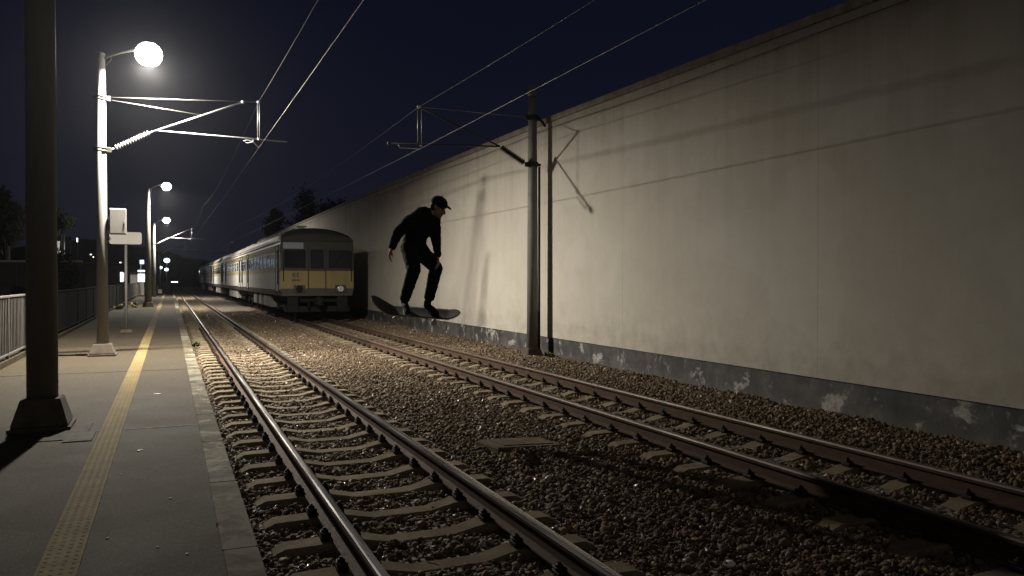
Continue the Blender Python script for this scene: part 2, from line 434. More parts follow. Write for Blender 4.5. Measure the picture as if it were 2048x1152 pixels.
# added fill light: sky brightened in a warm tone behind the camera (-Y)
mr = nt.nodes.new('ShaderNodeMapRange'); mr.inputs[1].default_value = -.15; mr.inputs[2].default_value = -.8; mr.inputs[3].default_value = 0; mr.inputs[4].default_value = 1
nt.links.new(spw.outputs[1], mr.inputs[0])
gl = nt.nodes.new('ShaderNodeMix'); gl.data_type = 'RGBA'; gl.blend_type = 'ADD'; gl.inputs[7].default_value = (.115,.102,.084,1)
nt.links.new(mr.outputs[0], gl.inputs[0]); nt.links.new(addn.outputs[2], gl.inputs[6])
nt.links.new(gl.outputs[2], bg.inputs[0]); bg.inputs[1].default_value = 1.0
# ------------------------------------------------------------------ setting: ground, platform, ballast
b = MB(); b.add([(-900,-200,-.30),(900,-200,-.30),(900,1800,-.30),(-900,1800,-.30)], [[0,1,2,3]])
tag(b.build('ground', M['soil']), kind='structure')

WX = 7.70                                      # wall face
def bed_z(x, y):
    z = -.056 + .016*mnoise.noise((x*.9, y*.5, 0))
    d1, d2 = abs(x-1.6), abs(x-5.285)
    mid = max(0, 1-abs(x-3.45)/.7); z += .035*mid + (.017 if 4 < x < 6.4 else 0)
    if x > 6.35: z += min(1, (x-6.35)/.5)*(.085+.05*mnoise.noise((x*1.2, y*.7, 5)))
    return z
b = MB(); xs = np.linspace(.452, WX+.02, 38); ys = np.concatenate([np.linspace(-6, 30, 150), np.linspace(31, 200, 60)])
vs = [(x, y, bed_z(x, y)) for y in ys for x in xs]; nx = len(xs)
b.add(vs, [[j*nx+i, j*nx+i+1, (j+1)*nx+i+1, (j+1)*nx+i] for j in range(len(ys)-1) for i in range(nx-1)], 0, True)
tag(b.build('ballast_bed', M['bed']), kind='structure')

# platform: asphalt slab, edge slabs, tactile strip
PE = 118.0
b = MB(); b.box((-1.535, PE/2-4, PLAT-.30), (3.63, PE+8, .60)); tag(b.build('platform', M['asphalt']), kind='structure')
b = MB(); y = -7.0
while y < PE:
    L = 1.72+random.uniform(-.02,.02)
    b.box((.3775, y+L/2, PLAT-.125), (.203+random.uniform(-.006,.006), L-.010, .262+random.uniform(-.004,.004)), bev=.008); y += L
tag(b.build('platform_edge', M['edge']), kind='structure')
b = MB(); y = -6.0
T0, T1 = -.680, -.470
while y < PE:
    b.box(((T0+T1)/2, y+.1475, PLAT+.003), (T1-T0, .295, .014)); y += .300
for xr in (.030, .080, .130, .180):
    y = -1.0
    while y < 30:
        b.box((T0+xr, y, PLAT+.0110), (.026, .046, .0034), taper=.55); y += .075
tag(b.build('tactile_strip', M['tactile']), kind='structure')
b = MB()
for y, x0, x1 in ((9.44, .270, -.46),(9.46,-.69,-2.6),(15.4,.270,-.46),(15.4,-.69,-2.7),(21.5,.270,-.46),(21.5,-.69,-2.7),(28.8,.270,-2.7),(37,.270,-2.7)):
    b.box(((x0+x1)/2, y, PLAT+.0015), (abs(x1-x0), .014, .006))
tag(b.build('platform_joints', M['joint']), kind='structure')
b = MB(); b.box((-1.55, 9.55, PLAT+.002), (1.51, 1.0, .012)); b.box((-.85, 9.17, PLAT+.004), (.26,.53,.012))
tag(b.build('cement_pad', M['patch']), kind='structure')
b = MB(); y = -6.0
while y < 80:
    b.box((-2.84, y+1, PLAT+.05), (.16, 1.985, .13), bev=.012); y += 2.0
tag(b.build('platform_back_kerb', M['patch']), kind='structure')

# stones
def ico(sub):
    bm = bmesh.new(); bmesh.ops.create_icosphere(bm, subdivisions=sub, radius=1)
    v = np.array([x.co[:] for x in bm.verts]); f = np.array([[q.index for q in p.verts] for p in bm.faces]); bm.free(); return v, f
SL_P = .60; SL1 = 2.35; SL2 = 2.55
def stones(name, pts, rad, sub, flat=.72):
    V0, F0 = ico(sub); n = len(pts); nv, nf = len(V0), len(F0)
    tv = []
    for k in range(14):
        v = V0.copy()
        for _ in range(8):
            d = rng.normal(size=3); d /= np.linalg.norm(d); h = rng.uniform(.30,.70)
            t = v@d; over = np.maximum(t-h, 0); v -= over[:,None]*d[None,:]*.92
        v *= (1+rng.normal(0,.06,(nv,1))); tv.append(v)
    tv = np.array(tv)
    k = rng.integers(0, 14, n)
    V = tv[k]*rad[:,None,None]*(rng.uniform(.6,1.5,(n,1,3))*np.array([1,1,flat]))
    q = rng.normal(size=(n,4)); q[:,1:3] *= .45; q /= np.linalg.norm(q,axis=1)[:,None]
    w_,x_,y_,z_ = q.T
    Rm = np.stack([np.stack([1-2*(y_*y_+z_*z_),2*(x_*y_-z_*w_),2*(x_*z_+y_*w_)],-1),np.stack([2*(x_*y_+z_*w_),1-2*(x_*x_+z_*z_),2*(y_*z_-x_*w_)],-1),np.stack([2*(x_*z_-y_*w_),2*(y_*z_+x_*w_),1-2*(x_*x_+y_*y_)],-1)],1)
    V = np.einsum('nij,nvj->nvi', Rm, V)+pts[:,None,:]
    F = F0[None]+(np.arange(n)*nv)[:,None,None]
    me = bpy.data.meshes.new(name); me.vertices.add(n*nv); me.vertices.foreach_set('co', V.reshape(-1).astype(np.float32))
    me.loops.add(n*nf*3); me.loops.foreach_set('vertex_index', F.reshape(-1).astype(np.int32))
    me.polygons.add(n*nf); me.polygons.foreach_set('loop_start', np.arange(0,n*nf*3,3,dtype=np.int32))
    me.update(calc_edges=True); me.materials.append(M['stone'])
    o = bpy.data.objects.new(name, me); COL.objects.link(o); return o
def scatter(y0, y1, dens, rmin, rmax):
    n = int((WX-.46)*(y1-y0)*dens)
    x = rng.uniform(.50, WX-.03, n); y = rng.uniform(y0, y1, n)
    zc = x*sn+y*cs; xc = x*cs-y*sn
    ok = (zc > 2.5) & (xc < zc*.72+1.0) & (xc > -zc*.70-1.0)
    for cx, s0 in ((1.6,SL1),(5.285,SL2)):                 # keep sleepers and rails clear
        ph = np.abs(((y-s0+SL_P/2) % SL_P)-SL_P/2)
        ok &= ~((np.abs(x-cx) < 1.02) & (ph < .125))
        ok &= ~(np.abs(np.abs(x-cx)-.565) < .085)
    ok &= ~((np.abs(x-3.40) < .42) & (np.abs(y-7.75) < .30))
    if y0 > 30: ok &= x < 3.9
    x, y = x[ok], y[ok]; n = len(x)
    z = np.array([bed_z(a, c) for a, c in zip(x, y)])
    ins = (np.abs(x-1.6) < 1.05) | (np.abs(x-5.285) < 1.05)
    r = (rmin+(rmax-rmin)*rng.random(n)**2.6)*np.where(rng.random(n) < .05, 1.4, 1)
    z = z + rng.uniform(-.008, .026, n) - np.where(ins, .006, 0)
    return np.stack([x,y,z],1), r
p, r_ = scatter(1.5, 9.5, 1600, .010, .043); o1 = stones('ballast_stones', p, r_, 1); n1 = len(p)
p, r_ = scatter(9.5, 19, 1050, .012, .043); o2 = stones('ballast_stones', p, r_, 1)
p, r_ = scatter(19, 46, 380, .016, .046); o3 = stones('ballast_stones', p, r_, 1)
for o in (o1,o2,o3): tag(o, kind='stuff', label='loose brown and grey ballast stones lying between and around the two tracks', cat='ballast')

# ------------------------------------------------------------------ rails and sleepers
def rail(x, y0, y1, headm, label):
    prof = [(-.0635,.012),(.0635,.012),(.0635,.022),(.012,.036),(.009,.118),(.030,.126),(.0325,.150),(.026,ZR-.002),(.012,ZR),(-.012,ZR),(-.026,ZR-.002),(-.0325,.150),(-.030,.126),(-.009,.118),(-.012,.036),(-.0635,.022)]
    mi = [0]*16
    for k in (7,8,9): mi[k] = 1
    mi[6] = 1; mi[10] = 1
    b = MB(); yy = y0
    b.extrude([(px, pz) for px, pz in prof], y0, y1, mi)
    o = b.build('rail', [M['rust'], headm], loc=(x,0,0))
    return tag(o, label, 'rail', 'steel rails')
rail(1.035, -6, 190, M['railhead'], 'shiny steel rail nearest to the platform edge')
rail(2.165, -6, 190, M['railhead'], 'polished steel rail on the far side of the platform track')
rail(4.72, -6, 130, M['railhead_dull'], 'rusty brown rail of the wall-side track, the one towards the platform')
rail(5.85, -6, 130, M['railhead_dull'], 'rusty brown rail running closest to the wall')

prof_s = [(-1.0,-.035,.085),(-.93,.000,.095),(-.565,.008,.100),(-.42,.004,.098),(-.22,-.040,.088),(.22,-.040,.088),(.42,.004,.098),(.565,.008,.100),(.93,.000,.095),(1.0,-.035,.085)]
b = MB(); vs = []
for x, zt, hw in prof_s:
    vs += [(x,-hw-.025,-.20),(x,-hw,zt-.012),(x,-hw+.012,zt),(x,hw-.012,zt),(x,hw,zt-.012),(x,hw+.025,-.20)]
fs = [[i*6+k, i*6+(k+1)%6, (i+1)*6+(k+1)%6, (i+1)*6+k] for i in range(len(prof_s)-1) for k in range(6)]
fs += [[5,4,3,2,1,0], [(len(prof_s)-1)*6+k for k in range(6)]]
b.add(vs, fs)
sl0 = b.build('sleeper', M['sleeper'])
c = MB()
c.box((0,0,.022), (.066,.110,.034), bev=.010); c.box((-.006,0,.043), (.054,.070,.026), bev=.008)
c.lathe((.004,0,.052), [(.024,0),(.024,.018),(.013,.020),(.013,.034)], 6)
c.tube([(-.02,-.05,.030),(.02,-.045,.050),(.026,0,.048),(.02,.045,.050),(-.02,.05,.030)], .010, 6)
def clips(par):
    for s_ in (-.565, .565):
        for sd in (-1, 1):
            if CL[0] is None: o = CL[0] = c.build('rail_clip', M['clip'], par)
            else: o = CL[0].copy(); COL.objects.link(o); o.parent = par
            o.location = (s_+sd*.098, 0, .004); o.rotation_euler = (0,0,0 if sd > 0 else PI)
CL = [None]
first = True
lab1 = 'pale concrete sleeper with a dipped middle, crossing under the platform-side track'
lab2 = 'concrete sleeper half bedded in ballast under the wall-side track'
tag(sl0, lab1, 'sleeper', 'sleepers of the platform-side track')
def put_sleeper(i, x, y, lab, grp, with_clips):
    global first
    if first: o = sl0; first = False
    else: o = sl0.copy(); COL.objects.link(o)
    o.location = (x+random.uniform(-.012,.012), y+random.uniform(-.012,.012), random.uniform(-.004,.002)); o.rotation_euler = (0,0,random.uniform(-.008,.008))
    o['label'] = lab; o['group'] = grp
    if with_clips:
        clips(o)
y = SL1
for i in range(185):
    put_sleeper(i, 1.6, SL1+i*SL_P, lab1, 'sleepers of the platform-side track', i < 46)
for i in range(78):
    put_sleeper(i, 5.285, SL2+i*SL_P, lab2, 'sleepers of the wall-side track', i < 42)

# concrete trough cover between the tracks
b = MB(); b.box((0,0,0), (.78,.50,.16), bev=.02, rot=Matrix.Rotation(.06,3,'Y')); b.box((.02,.0,.078), (.60,.34,.02), bev=.006, rot=Matrix.Rotation(.06,3,'Y'))
M['slab'] = plain('stained_slab_concrete', (.15,.12,.08), (.07,.055,.037), 6, .9, 0, .4, .006, spec=.05)
o = b.build('concrete_slab', M['slab'], loc=(3.40,7.75,-.072)); o.rotation_euler = (0,0,.12)
tag(o, 'low weathered concrete slab lying in the ballast between the tracks', 'slab')

# ------------------------------------------------------------------ wall
wall = thing('boundary_wall', 'long tall beige plastered wall with a dark peeling plinth beside the railway', 'wall', (0,0,0))
TOP = [(-8,4.90),(7.4,5.17),(15.9,5.33),(37,5.43),(78,5.43)]
def top_z(y):
    for (a, za), (b_, zb) in zip(TOP, TOP[1:]):
        if y <= b_: return za+(zb-za)*(y-a)/(b_-a)
    return TOP[-1][1]
PZ = .455
b = MB(); ys = [-8+86*i/86 for i in range(87)]
vs = []
for y in ys: vs += [(WX,y,PZ),(WX,y,top_z(y)-.14),(WX+.35,y,top_z(y)-.14),(WX+.35,y,PZ)]
fs = [[i*4+k, i*4+(k+1)%4, (i+1)*4+(k+1)%4, (i+1)*4+k] for i in range(86) for k in range(4)]+[[3,2,1,0],[86*4+k for k in range(4)]]
b.add(vs, fs); b.build('plaster_face', M['plaster'], wall)
b = MB(); b.box((WX+.185, 35, PZ/2-.202), (.33, 86, PZ+.40)); b.build('plinth', M['plinth'], wall)
b = MB(); y = -8.0
while y < 77.9:
    y2 = min(y+2.9, 78)
    za, zb = top_z(y), top_z(y2)
    x0, x1 = WX-.035, WX+.40
    ya, yb = y+.004, y2-.004
    j = random.uniform(-.004,.004)
    vs = [(x0,ya,za-.138),(x1,ya,za-.138),(x1,ya,za+j),(x0,ya,za-.02+j),(x0,yb,zb-.138),(x1,yb,zb-.138),(x1,yb,zb+j),(x0,yb,zb-.02+j)]
    b.add(vs, [[0,1,2,3],[7,6,5,4],[0,4,5,1],[1,5,6,2],[2,6,7,3],[3,7,4,0]]); y = y2
b.build('coping', M['coping'], wall)

# ------------------------------------------------------------------ lamp posts
def frustum(b, c, w0, w1, h):
    b.box((c[0],c[1],c[2]+.02), (w0*1.10,w0*1.10,.04), bev=.008)
    b.box((c[0],c[1],c[2]+.04+h/2), (w0,w0,h), taper=w1/w0, bev=.018)
def ribbed(b, p0, p1, r0, r1, n, mi=0):
    p0, p1 = Vector(p0), Vector(p1); pts = []; rs = []
    for i in range(n):
        for f, rr in ((0,r0),(.25,r0),(.45,r1),(.6,r1),(.85,r0)):
            pts.append(p0.lerp(p1, (i+f)/n)); rs.append(rr)
    pts.append(p1); rs.append(r0); b.tube(pts, rs, 12, mi)
def clamp(b, z, r):
    b.lathe((0,0,z-.045), [(r+.004,0),(r+.022,.0),(r+.022,.03),(r+.004,.03)], 16)
    b.lathe((0,0,z+.015), [(r+.004,0),(r+.022,.0),(r+.022,.03),(r+.004,.03)], 16)
    b.box((r+.045,0,z), (.09,.05,.11), bev=.006); b.box((-r-.035,0,z), (.06,.04,.07), bev=.005)
def add_light(name, loc, power, col, size, parent):
    l = bpy.data.lights.new(name, 'AREA'); l.shape = 'DISK'; l.size = size; l.spread = R(169); l.energy = power; l.color = col
    o = bpy.data.objects.new(name, l); COL.objects.link(o); o.location = loc; o.parent = parent; return o
def lamp_post(label, x, y, base_z, h, rb, rt, mat, blk=None, ly=-.40, lamp=None, cant=None, tie=None, dark_base=False, power=0, bowl=1.0, glass='lamp_glass', grp='platform lamp posts'):
    t = thing('lamp_post', label, 'lamp post', (x,y,base_z), 0, grp)
    b = MB(); b.tube([(0,0,.02),(0,0,h*.4),(0,0,h)], [rb,(rb*.6+rt*.4),rt], 20); b.lathe((0,0,h-.01), [(rt+.006,0),(rt+.006,.03),(rt*.6,.05)], 16)
    b.build('pole', mat, t)
    if blk: 
        b = MB(); frustum(b, (0,0,0), blk[0], blk[1], blk[2]); b.build('base_block', M['base_block'], t)
    if lamp:
        lx, lz = lamp
        b = MB(); pts = [(rt*.5, 0, h-.10)]
        for i in range(1,9):
            f = i/8; pts.append((lx*f, ly*f, h-.10+(lz+.10-h+.10)*(1-(1-f)**2.2)))
        b.tube(pts, .024, 10); b.tube([(0,0,h-.32),(rt+.10,0,h-.10),(lx*.22,ly*.22,h-.02)], .010, 6); b.build('lamp_arm', mat, t)
        b = MB(); b.lathe((lx,ly,lz), [(.03,.275*bowl),(.10*bowl,.27*bowl),(.135*bowl,.245*bowl),(.135*bowl,.215*bowl)][::-1], 24)
        hd = b.build('lamp_head', M['dark_steel'], t)
        b = MB(); b.lathe((lx,ly,lz), [(.12*bowl,.228*bowl),(.20*bowl,.17*bowl),(.255*bowl,.08*bowl),(.268*bowl,.0),(.25*bowl,-.09*bowl),(.205*bowl,-.165*bowl),(.15*bowl,-.205*bowl)], 28); b.build('lamp_bowl', M[glass], hd)
        if power: add_light('lamp_light', (lx,ly,lz-.205*bowl-.006), power, (1,.935,.82), .22*bowl, t)
    if cant:
        z0, elbow, strut, tube_, cz = cant
        clm = MB(); clamp(clm, z0, rb*.8); clm.build('clamp', M['dark_steel'], t)
        if tie: clm = MB(); clamp(clm, tie[0], rb*.72); clm.build('clamp', M['dark_steel'], t)
        b = MB(); a0 = Vector((rb+.06,0,z0)); a1 = Vector((elbow[0],0,elbow[1])); ribbed(b, a0.lerp(a1,.10), a0.lerp(a1,.94), .030, .062, 13)
        b.tube([a0, a0.lerp(a1,.12)], .022, 8); b.tube([a0.lerp(a1,.92), a1], .022, 8)
        b.build('insulator', M['insul'] if not dark_base else M['insul_dark'], t)
        b = MB(); b.tube([a1, (strut[0],0,strut[1])], .018, 10); b.lathe((strut[0],0,strut[1]-.03), [(.02,0),(.034,.0),(.034,.06),(.02,.06)], 8); b.build('strut_tube', M['galv'], t)
        b = MB(); b.tube([(a1.x+.10,0,a1.z+.035),(tube_[0],0,tube_[1])], .015, 10); b.build('registration_tube', M['galv'], t)
        zt = a1.z+.035+(tube_[1]-a1.z-.035)*((cz[0]-a1.x-.1)/(tube_[0]-a1.x-.1))
        b = MB()
        b.tube([(cz[0]-.12,0,zt),(cz[0]-.12,0,zt-.07),(cz[0]-.25,0,zt-.10),(cz[0]-.32,.0,zt-.05),(cz[0]-.24,0,zt-.03),(cz[0]-.12,0,zt-.06),(cz[0],0,cz[1]+.01)], .011, 8)
        for dx in (-.02,.02): b.tube([(cz[0]+dx,0,cz[2]),(cz[0]+dx,0,zt)], .006, 6)
        b.ell((cz[0],0,cz[2]), (.035,.03,.035)); b.ell((cz[0],0,zt), (.03,.03,.03))
        b.build('steady_arm', M['galv'], t)
        if tie:
            b = MB(); b.tube([(rb+.08,0,tie[0]+.03),(cz[0],0,cz[2])], .008, 6); b.tube([(rb+.08,0,tie[0]-.03),(a1.x+(strut[0]-a1.x)*.55,0,a1.z+(strut[1]-a1.z)*.55)], .008, 6)
            b.build('tie_rod', M['wire'], t)
    return t

P1 = 2750
BZ = PLAT
# post 1: the near lit lamp, carries the catenary arm
x0, y0 = -1.31, 18.88
A = lambda X, h: (X-x0, CAMZ+h-BZ)
lp1 = lamp_post('near pale lamp post with a lit lamp, a cabinet and an overhead wire arm', x0, y0, BZ, 6.32, .119, .077, M['concrete_pole'], (.49,.36,.21),
    lamp=(.92, CAMZ+4.72-BZ), cant=(CAMZ+2.73-BZ, A(-.345,3.17), A(1.515,3.97), A(2.475,3.15), (1.85-x0, CAMZ+2.965-BZ, CAMZ+4.0-BZ)), tie=(CAMZ+3.81-BZ,), power=P1)
b = MB(); b.box((0,0,0), (.32,.21,.54), bev=.012); b.box((.0,-.108,0), (.29,.008,.50), bev=.003); b.box((.12,-.117,-.02), (.02,.02,.07), bev=.004)
o = b.build('cabinet', M['box_paint'], lp1, loc=(.305,-.02,CAMZ+1.225-BZ)); 
b = MB(); b.box((.13,0,CAMZ+1.30-BZ), (.10,.05,.05)); b.box((.13,0,CAMZ+1.0-BZ), (.10,.05,.05)); b.tube([(.12,0,CAMZ+.92-BZ),(.16,0,CAMZ+.86-BZ),(.11,.0,CAMZ+.80-BZ)], .012, 8); b.build('cabinet_bracket', M['galv'], lp1)

lp2 = lamp_post('dark lamp post in the middle distance, its lit lamp on a thin curved arm', -1.173, 51.2, BZ, 6.88, .20, .105, M['dark_pole'], (.58,.50,.24), lamp=(1.0, CAMZ+5.5-BZ), power=1800, glass='lamp_far', bowl=.95, ly=.40)
x0, y0 = -1.32, 80.0
A = lambda X, h: (X-x0, CAMZ+h-BZ)
lp3 = lamp_post('far pale lamp post with a lit lamp and a catenary arm above the track', x0, y0, BZ, 6.7, .16, .10, M['concrete_pole'], None, lamp=(1.05, CAMZ+5.4-BZ),
    cant=(CAMZ+3.25-BZ, A(-.10,3.80), A(1.9,4.75), A(3.0,3.78), (1.85-x0, CAMZ+3.55-BZ, CAMZ+4.6-BZ)), power=1800, glass='lamp_far', bowl=1.05)
x0, y0 = -1.25, 112.0
lp4 = lamp_post('farthest thin lamp post by the platform end, carrying an unlit catenary arm', x0, y0, BZ, 6.3, .14, .09, M['concrete_pole'], None,
    cant=(CAMZ+3.3-BZ, A(-.10,3.9), A(1.9,4.9), A(3.4,3.9), (1.85-x0, CAMZ+3.55-BZ, CAMZ+4.6-BZ)), grp='catenary posts')
lp4.name = 'catenary_post'; lp4['category'] = 'catenary post'

# foreground pole
t = thing('support_pole', 'thick dark pole on a tapered concrete block standing closest to the camera', 'pole', (-1.27,9.92,BZ))
b = MB(); b.tube([(0,0,.25),(0,0,8.5)], [.151,.137], 28); b.build('pole', M['dark_pole'], t)
b = MB(); frustum(b, (0,0,0), .533, .384, .29); b.build('base_block', M['base_block'], t)

# wall-side catenary post (arm reaches towards -X)
x0, y0 = 7.33, 16.0; gz = .0
cp = thing('catenary_post', 'grey catenary post standing against the wall beside the rusty track', 'catenary post', (x0,y0,gz), 0, 'catenary posts')
hz = CAMZ+4.26
b = MB(); b.tube([(0,0,.05),(0,0,hz*.5),(0,0,hz)], [.128,.112,.088], 24); b.lathe((0,0,hz-.25), [(.090,0),(.105,0),(.105,.10),(.09,.10)], 20); b.build('pole', M['concrete_pole'], cp)
b = MB(); b.box((-.01,0,.10), (.44,.40,.26), taper=.70, bev=.02); b.box((.17,.10,.09), (.12,.10,.30), taper=.6, bev=.01); b.build('base_block', M['base_block'], cp)
b = MB(); b.tube([(.15,-.03,.10),(.15,-.03,CAMZ+2.47)], .026, 10); b.build('conduit', M['dark_steel'], cp)
for z in (CAMZ+2.52, CAMZ+3.55):
    b = MB()
    for dz in (-.04,.02): b.lathe((0,0,z+dz), [(.10,0),(.128,0),(.128,.03),(.10,.03)], 18)
    b.box((-.135,0,z), (.09,.06,.10), bev=.006); b.box((.14,0,z), (.10,.06,.06), bev=.006)
    if z > CAMZ+3: b.tube([(.12,0,CAMZ+3.55),(.20,-.05,CAMZ+3.48),(.26,-.10,CAMZ+3.36)], .03, 8)
    b.build('clamp', M['dark_steel'], cp)
Ac = lambda X, h: Vector((X-x0, 0, CAMZ+h))
a0, a1 = Ac(7.16,2.53), Ac(6.557,2.87)
b = MB(); ribbed(b, a0.lerp(a1,.06), a0.lerp(a1,.95), .036, .070, 12); b.build('insulator', M['insul_dark'], cp)
b = MB(); b.tube([a1, Ac(4.75,3.56)], .018, 10); b.build('strut_tube', M['dark_steel'], cp)
b = MB(); b.tube([a1, Ac(4.11,2.77)], .017, 10); b.lathe(Ac(4.11,2.77), [(.02,-.03),(.035,-.03),(.035,.03),(.02,.03)], 10, axis='x'); b.build('registration_tube', M['dark_steel'], cp)
b = MB(); b.tube([Ac(7.22,3.55), Ac(4.75,3.57)], .007, 6); b.build('tie_rod', M['wire'], cp)
b = MB(); b.ell(Ac(4.75,3.57), (.045,.03,.035)); b.tube([Ac(4.72,3.55), Ac(4.72,2.79)], .005, 6); b.tube([Ac(4.80,3.55), Ac(4.80,2.79)], .005, 6); b.ell(Ac(4.78,2.78),(.03,.03,.03))
b.tube([Ac(4.30,2.78), Ac(4.34,2.70), Ac(4.78,2.705)], .009, 6); b.build('steady_arm', M['galv'], cp)
cp2 = copy_tree(cp); cp2.location = (7.33, 110, .6)
cp2['label'] = 'distant catenary post rising behind the far carriages of the train'

# overhead wires
def wire(label, X, sup, r, rmid=.0, sag=.2, hz_=None):
    pts = []
    for (ya, ha), (yb, hb) in zip(sup, sup[1:]):
        n = 14
        for i in range(n):
            f = i/n; pts.append((X, ya+(yb-ya)*f, CAMZ+ha+(hb-ha)*f-4*sag*f*(1-f)))
    pts.append((X, sup[-1][0], CAMZ+sup[-1][1]))
    b = MB(); b.tube(pts, r, 6); o = b.build('overhead_wire', M['wire']); return tag(o, label, 'wire', 'overhead wires')
wire('upper suspension wire running above the platform-side track', 1.85, [(-14,4.0),(18.88,4.0),(51.2,4.4),(80,4.6),(112,4.6),(170,4.6)], .0037, sag=.32)
wire('lower contact wire running above the platform-side track', 1.85, [(-14,2.80),(18.88,2.965),(51.2,3.3),(80,3.55),(112,3.55),(170,3.6)], .0037, sag=.03)
wire('upper suspension wire running above the wall-side track', 4.75, [(-14,3.75),(16,3.57),(62,4.1),(110,4.2),(170,4.2)], .0037, sag=.30)
wire('bright contact wire crossing in front of the wall-side catenary post', 4.78, [(-14,2.78),(16,2.71),(62,3.1),(110,3.2),(170,3.2)], .0037, sag=.03)
b = MB(); b.tube([(WX-.045, y, top_z(y)-.30-.02*math.sin(y*.7)) for y in np.linspace(-7, 60, 90)], .006, 6)
tag(b.build('wall_cable', M['dark_steel']), 'thin dark cable clipped along the wall just under its coping', 'cable')

# sign board
t = thing('sign_post', 'blank white rounded sign board on a slim post, standing behind the near lamp post', 'sign', (-1.216,26.67,BZ))
b = MB(); b.tube([(0,0,.1),(0,0,2.67)], .038, 14); b.build('post', M['concrete_pole'], t)
b = MB(); b.box((0,0,.05), (.36,.36,.10), taper=.75, bev=.012); b.build('base_block', M['base_block'], t)
pts = []; W2, H2, rr = .437, .181, .053
for cx_, cz_, a_ in ((W2-rr,H2-rr,0),(-W2+rr,H2-rr,90),(-W2+rr,-H2+rr,180),(W2-rr,-H2+rr,270)):
    for k in range(5): a = R(a_+k*22.5); pts.append((cx_+rr*math.cos(a), 2.84+cz_+rr*math.sin(a)))
b = MB(); b.extrude(pts, -.065, -.035); b.build('board', M['sign_white'], t)

# ------------------------------------------------------------------ fences
def fence(label, y0, y1, mat, pitch, pw, cat='fence', x=-2.795, h=1.20, endpost=None, tlabel=None, posts=3.0):
    t = thing('fence', label, cat, (x,y0,PLAT+.10), 0, 'fences along the back of the platform'); L = y1-y0
    b = MB(); b.box((0,L/2,h-.02), (.06,L,.045), bev=.008); b.build('top_rail', mat, t)
    b = MB(); b.box((0,L/2,.10), (.045,L,.04), bev=.006); b.build('bottom_rail', mat, t)
    b = MB(); y = pitch/2
    while y < L-.02: b.box((0,y,(h-.05)/2+.06), (.022,pw,h-.16)); y += pitch
    b.build('pickets', mat, t)
    n = max(1, round(L/posts))
    p0 = None
    for i in range(n+1):
        if p0 is None: b = MB(); b.box((0,0,h/2), (.055,.055,h+.02), bev=.005); p0 = b.build('post', mat, t, loc=(-.002,0.03,-.05))
        else: o = p0.copy(); COL.objects.link(o); o.parent = t; o.location = (-.002, min(L*i/n, L-.03), -.05)
    return t
f1 = fence('light grey picket fence at the left edge of the platform', 5.3, 23.5, M['fence_light'], .155, .043)
b = MB(); b.box((0,18.15,.62), (.09,.32,1.28), bev=.01); b.build('end_panel', M['fence_light'], f1)
f2 = fence('long dark close-boarded fence running along the back of the platform', 23.8, 62.0, M['fence_dark'], .135, .128)
f3 = fence('pale weathered fence beyond the dark one near the second lamp post', 62.3, 89.0, M['fence_light'], .20, .17)  # far section takes the lighter fence colour

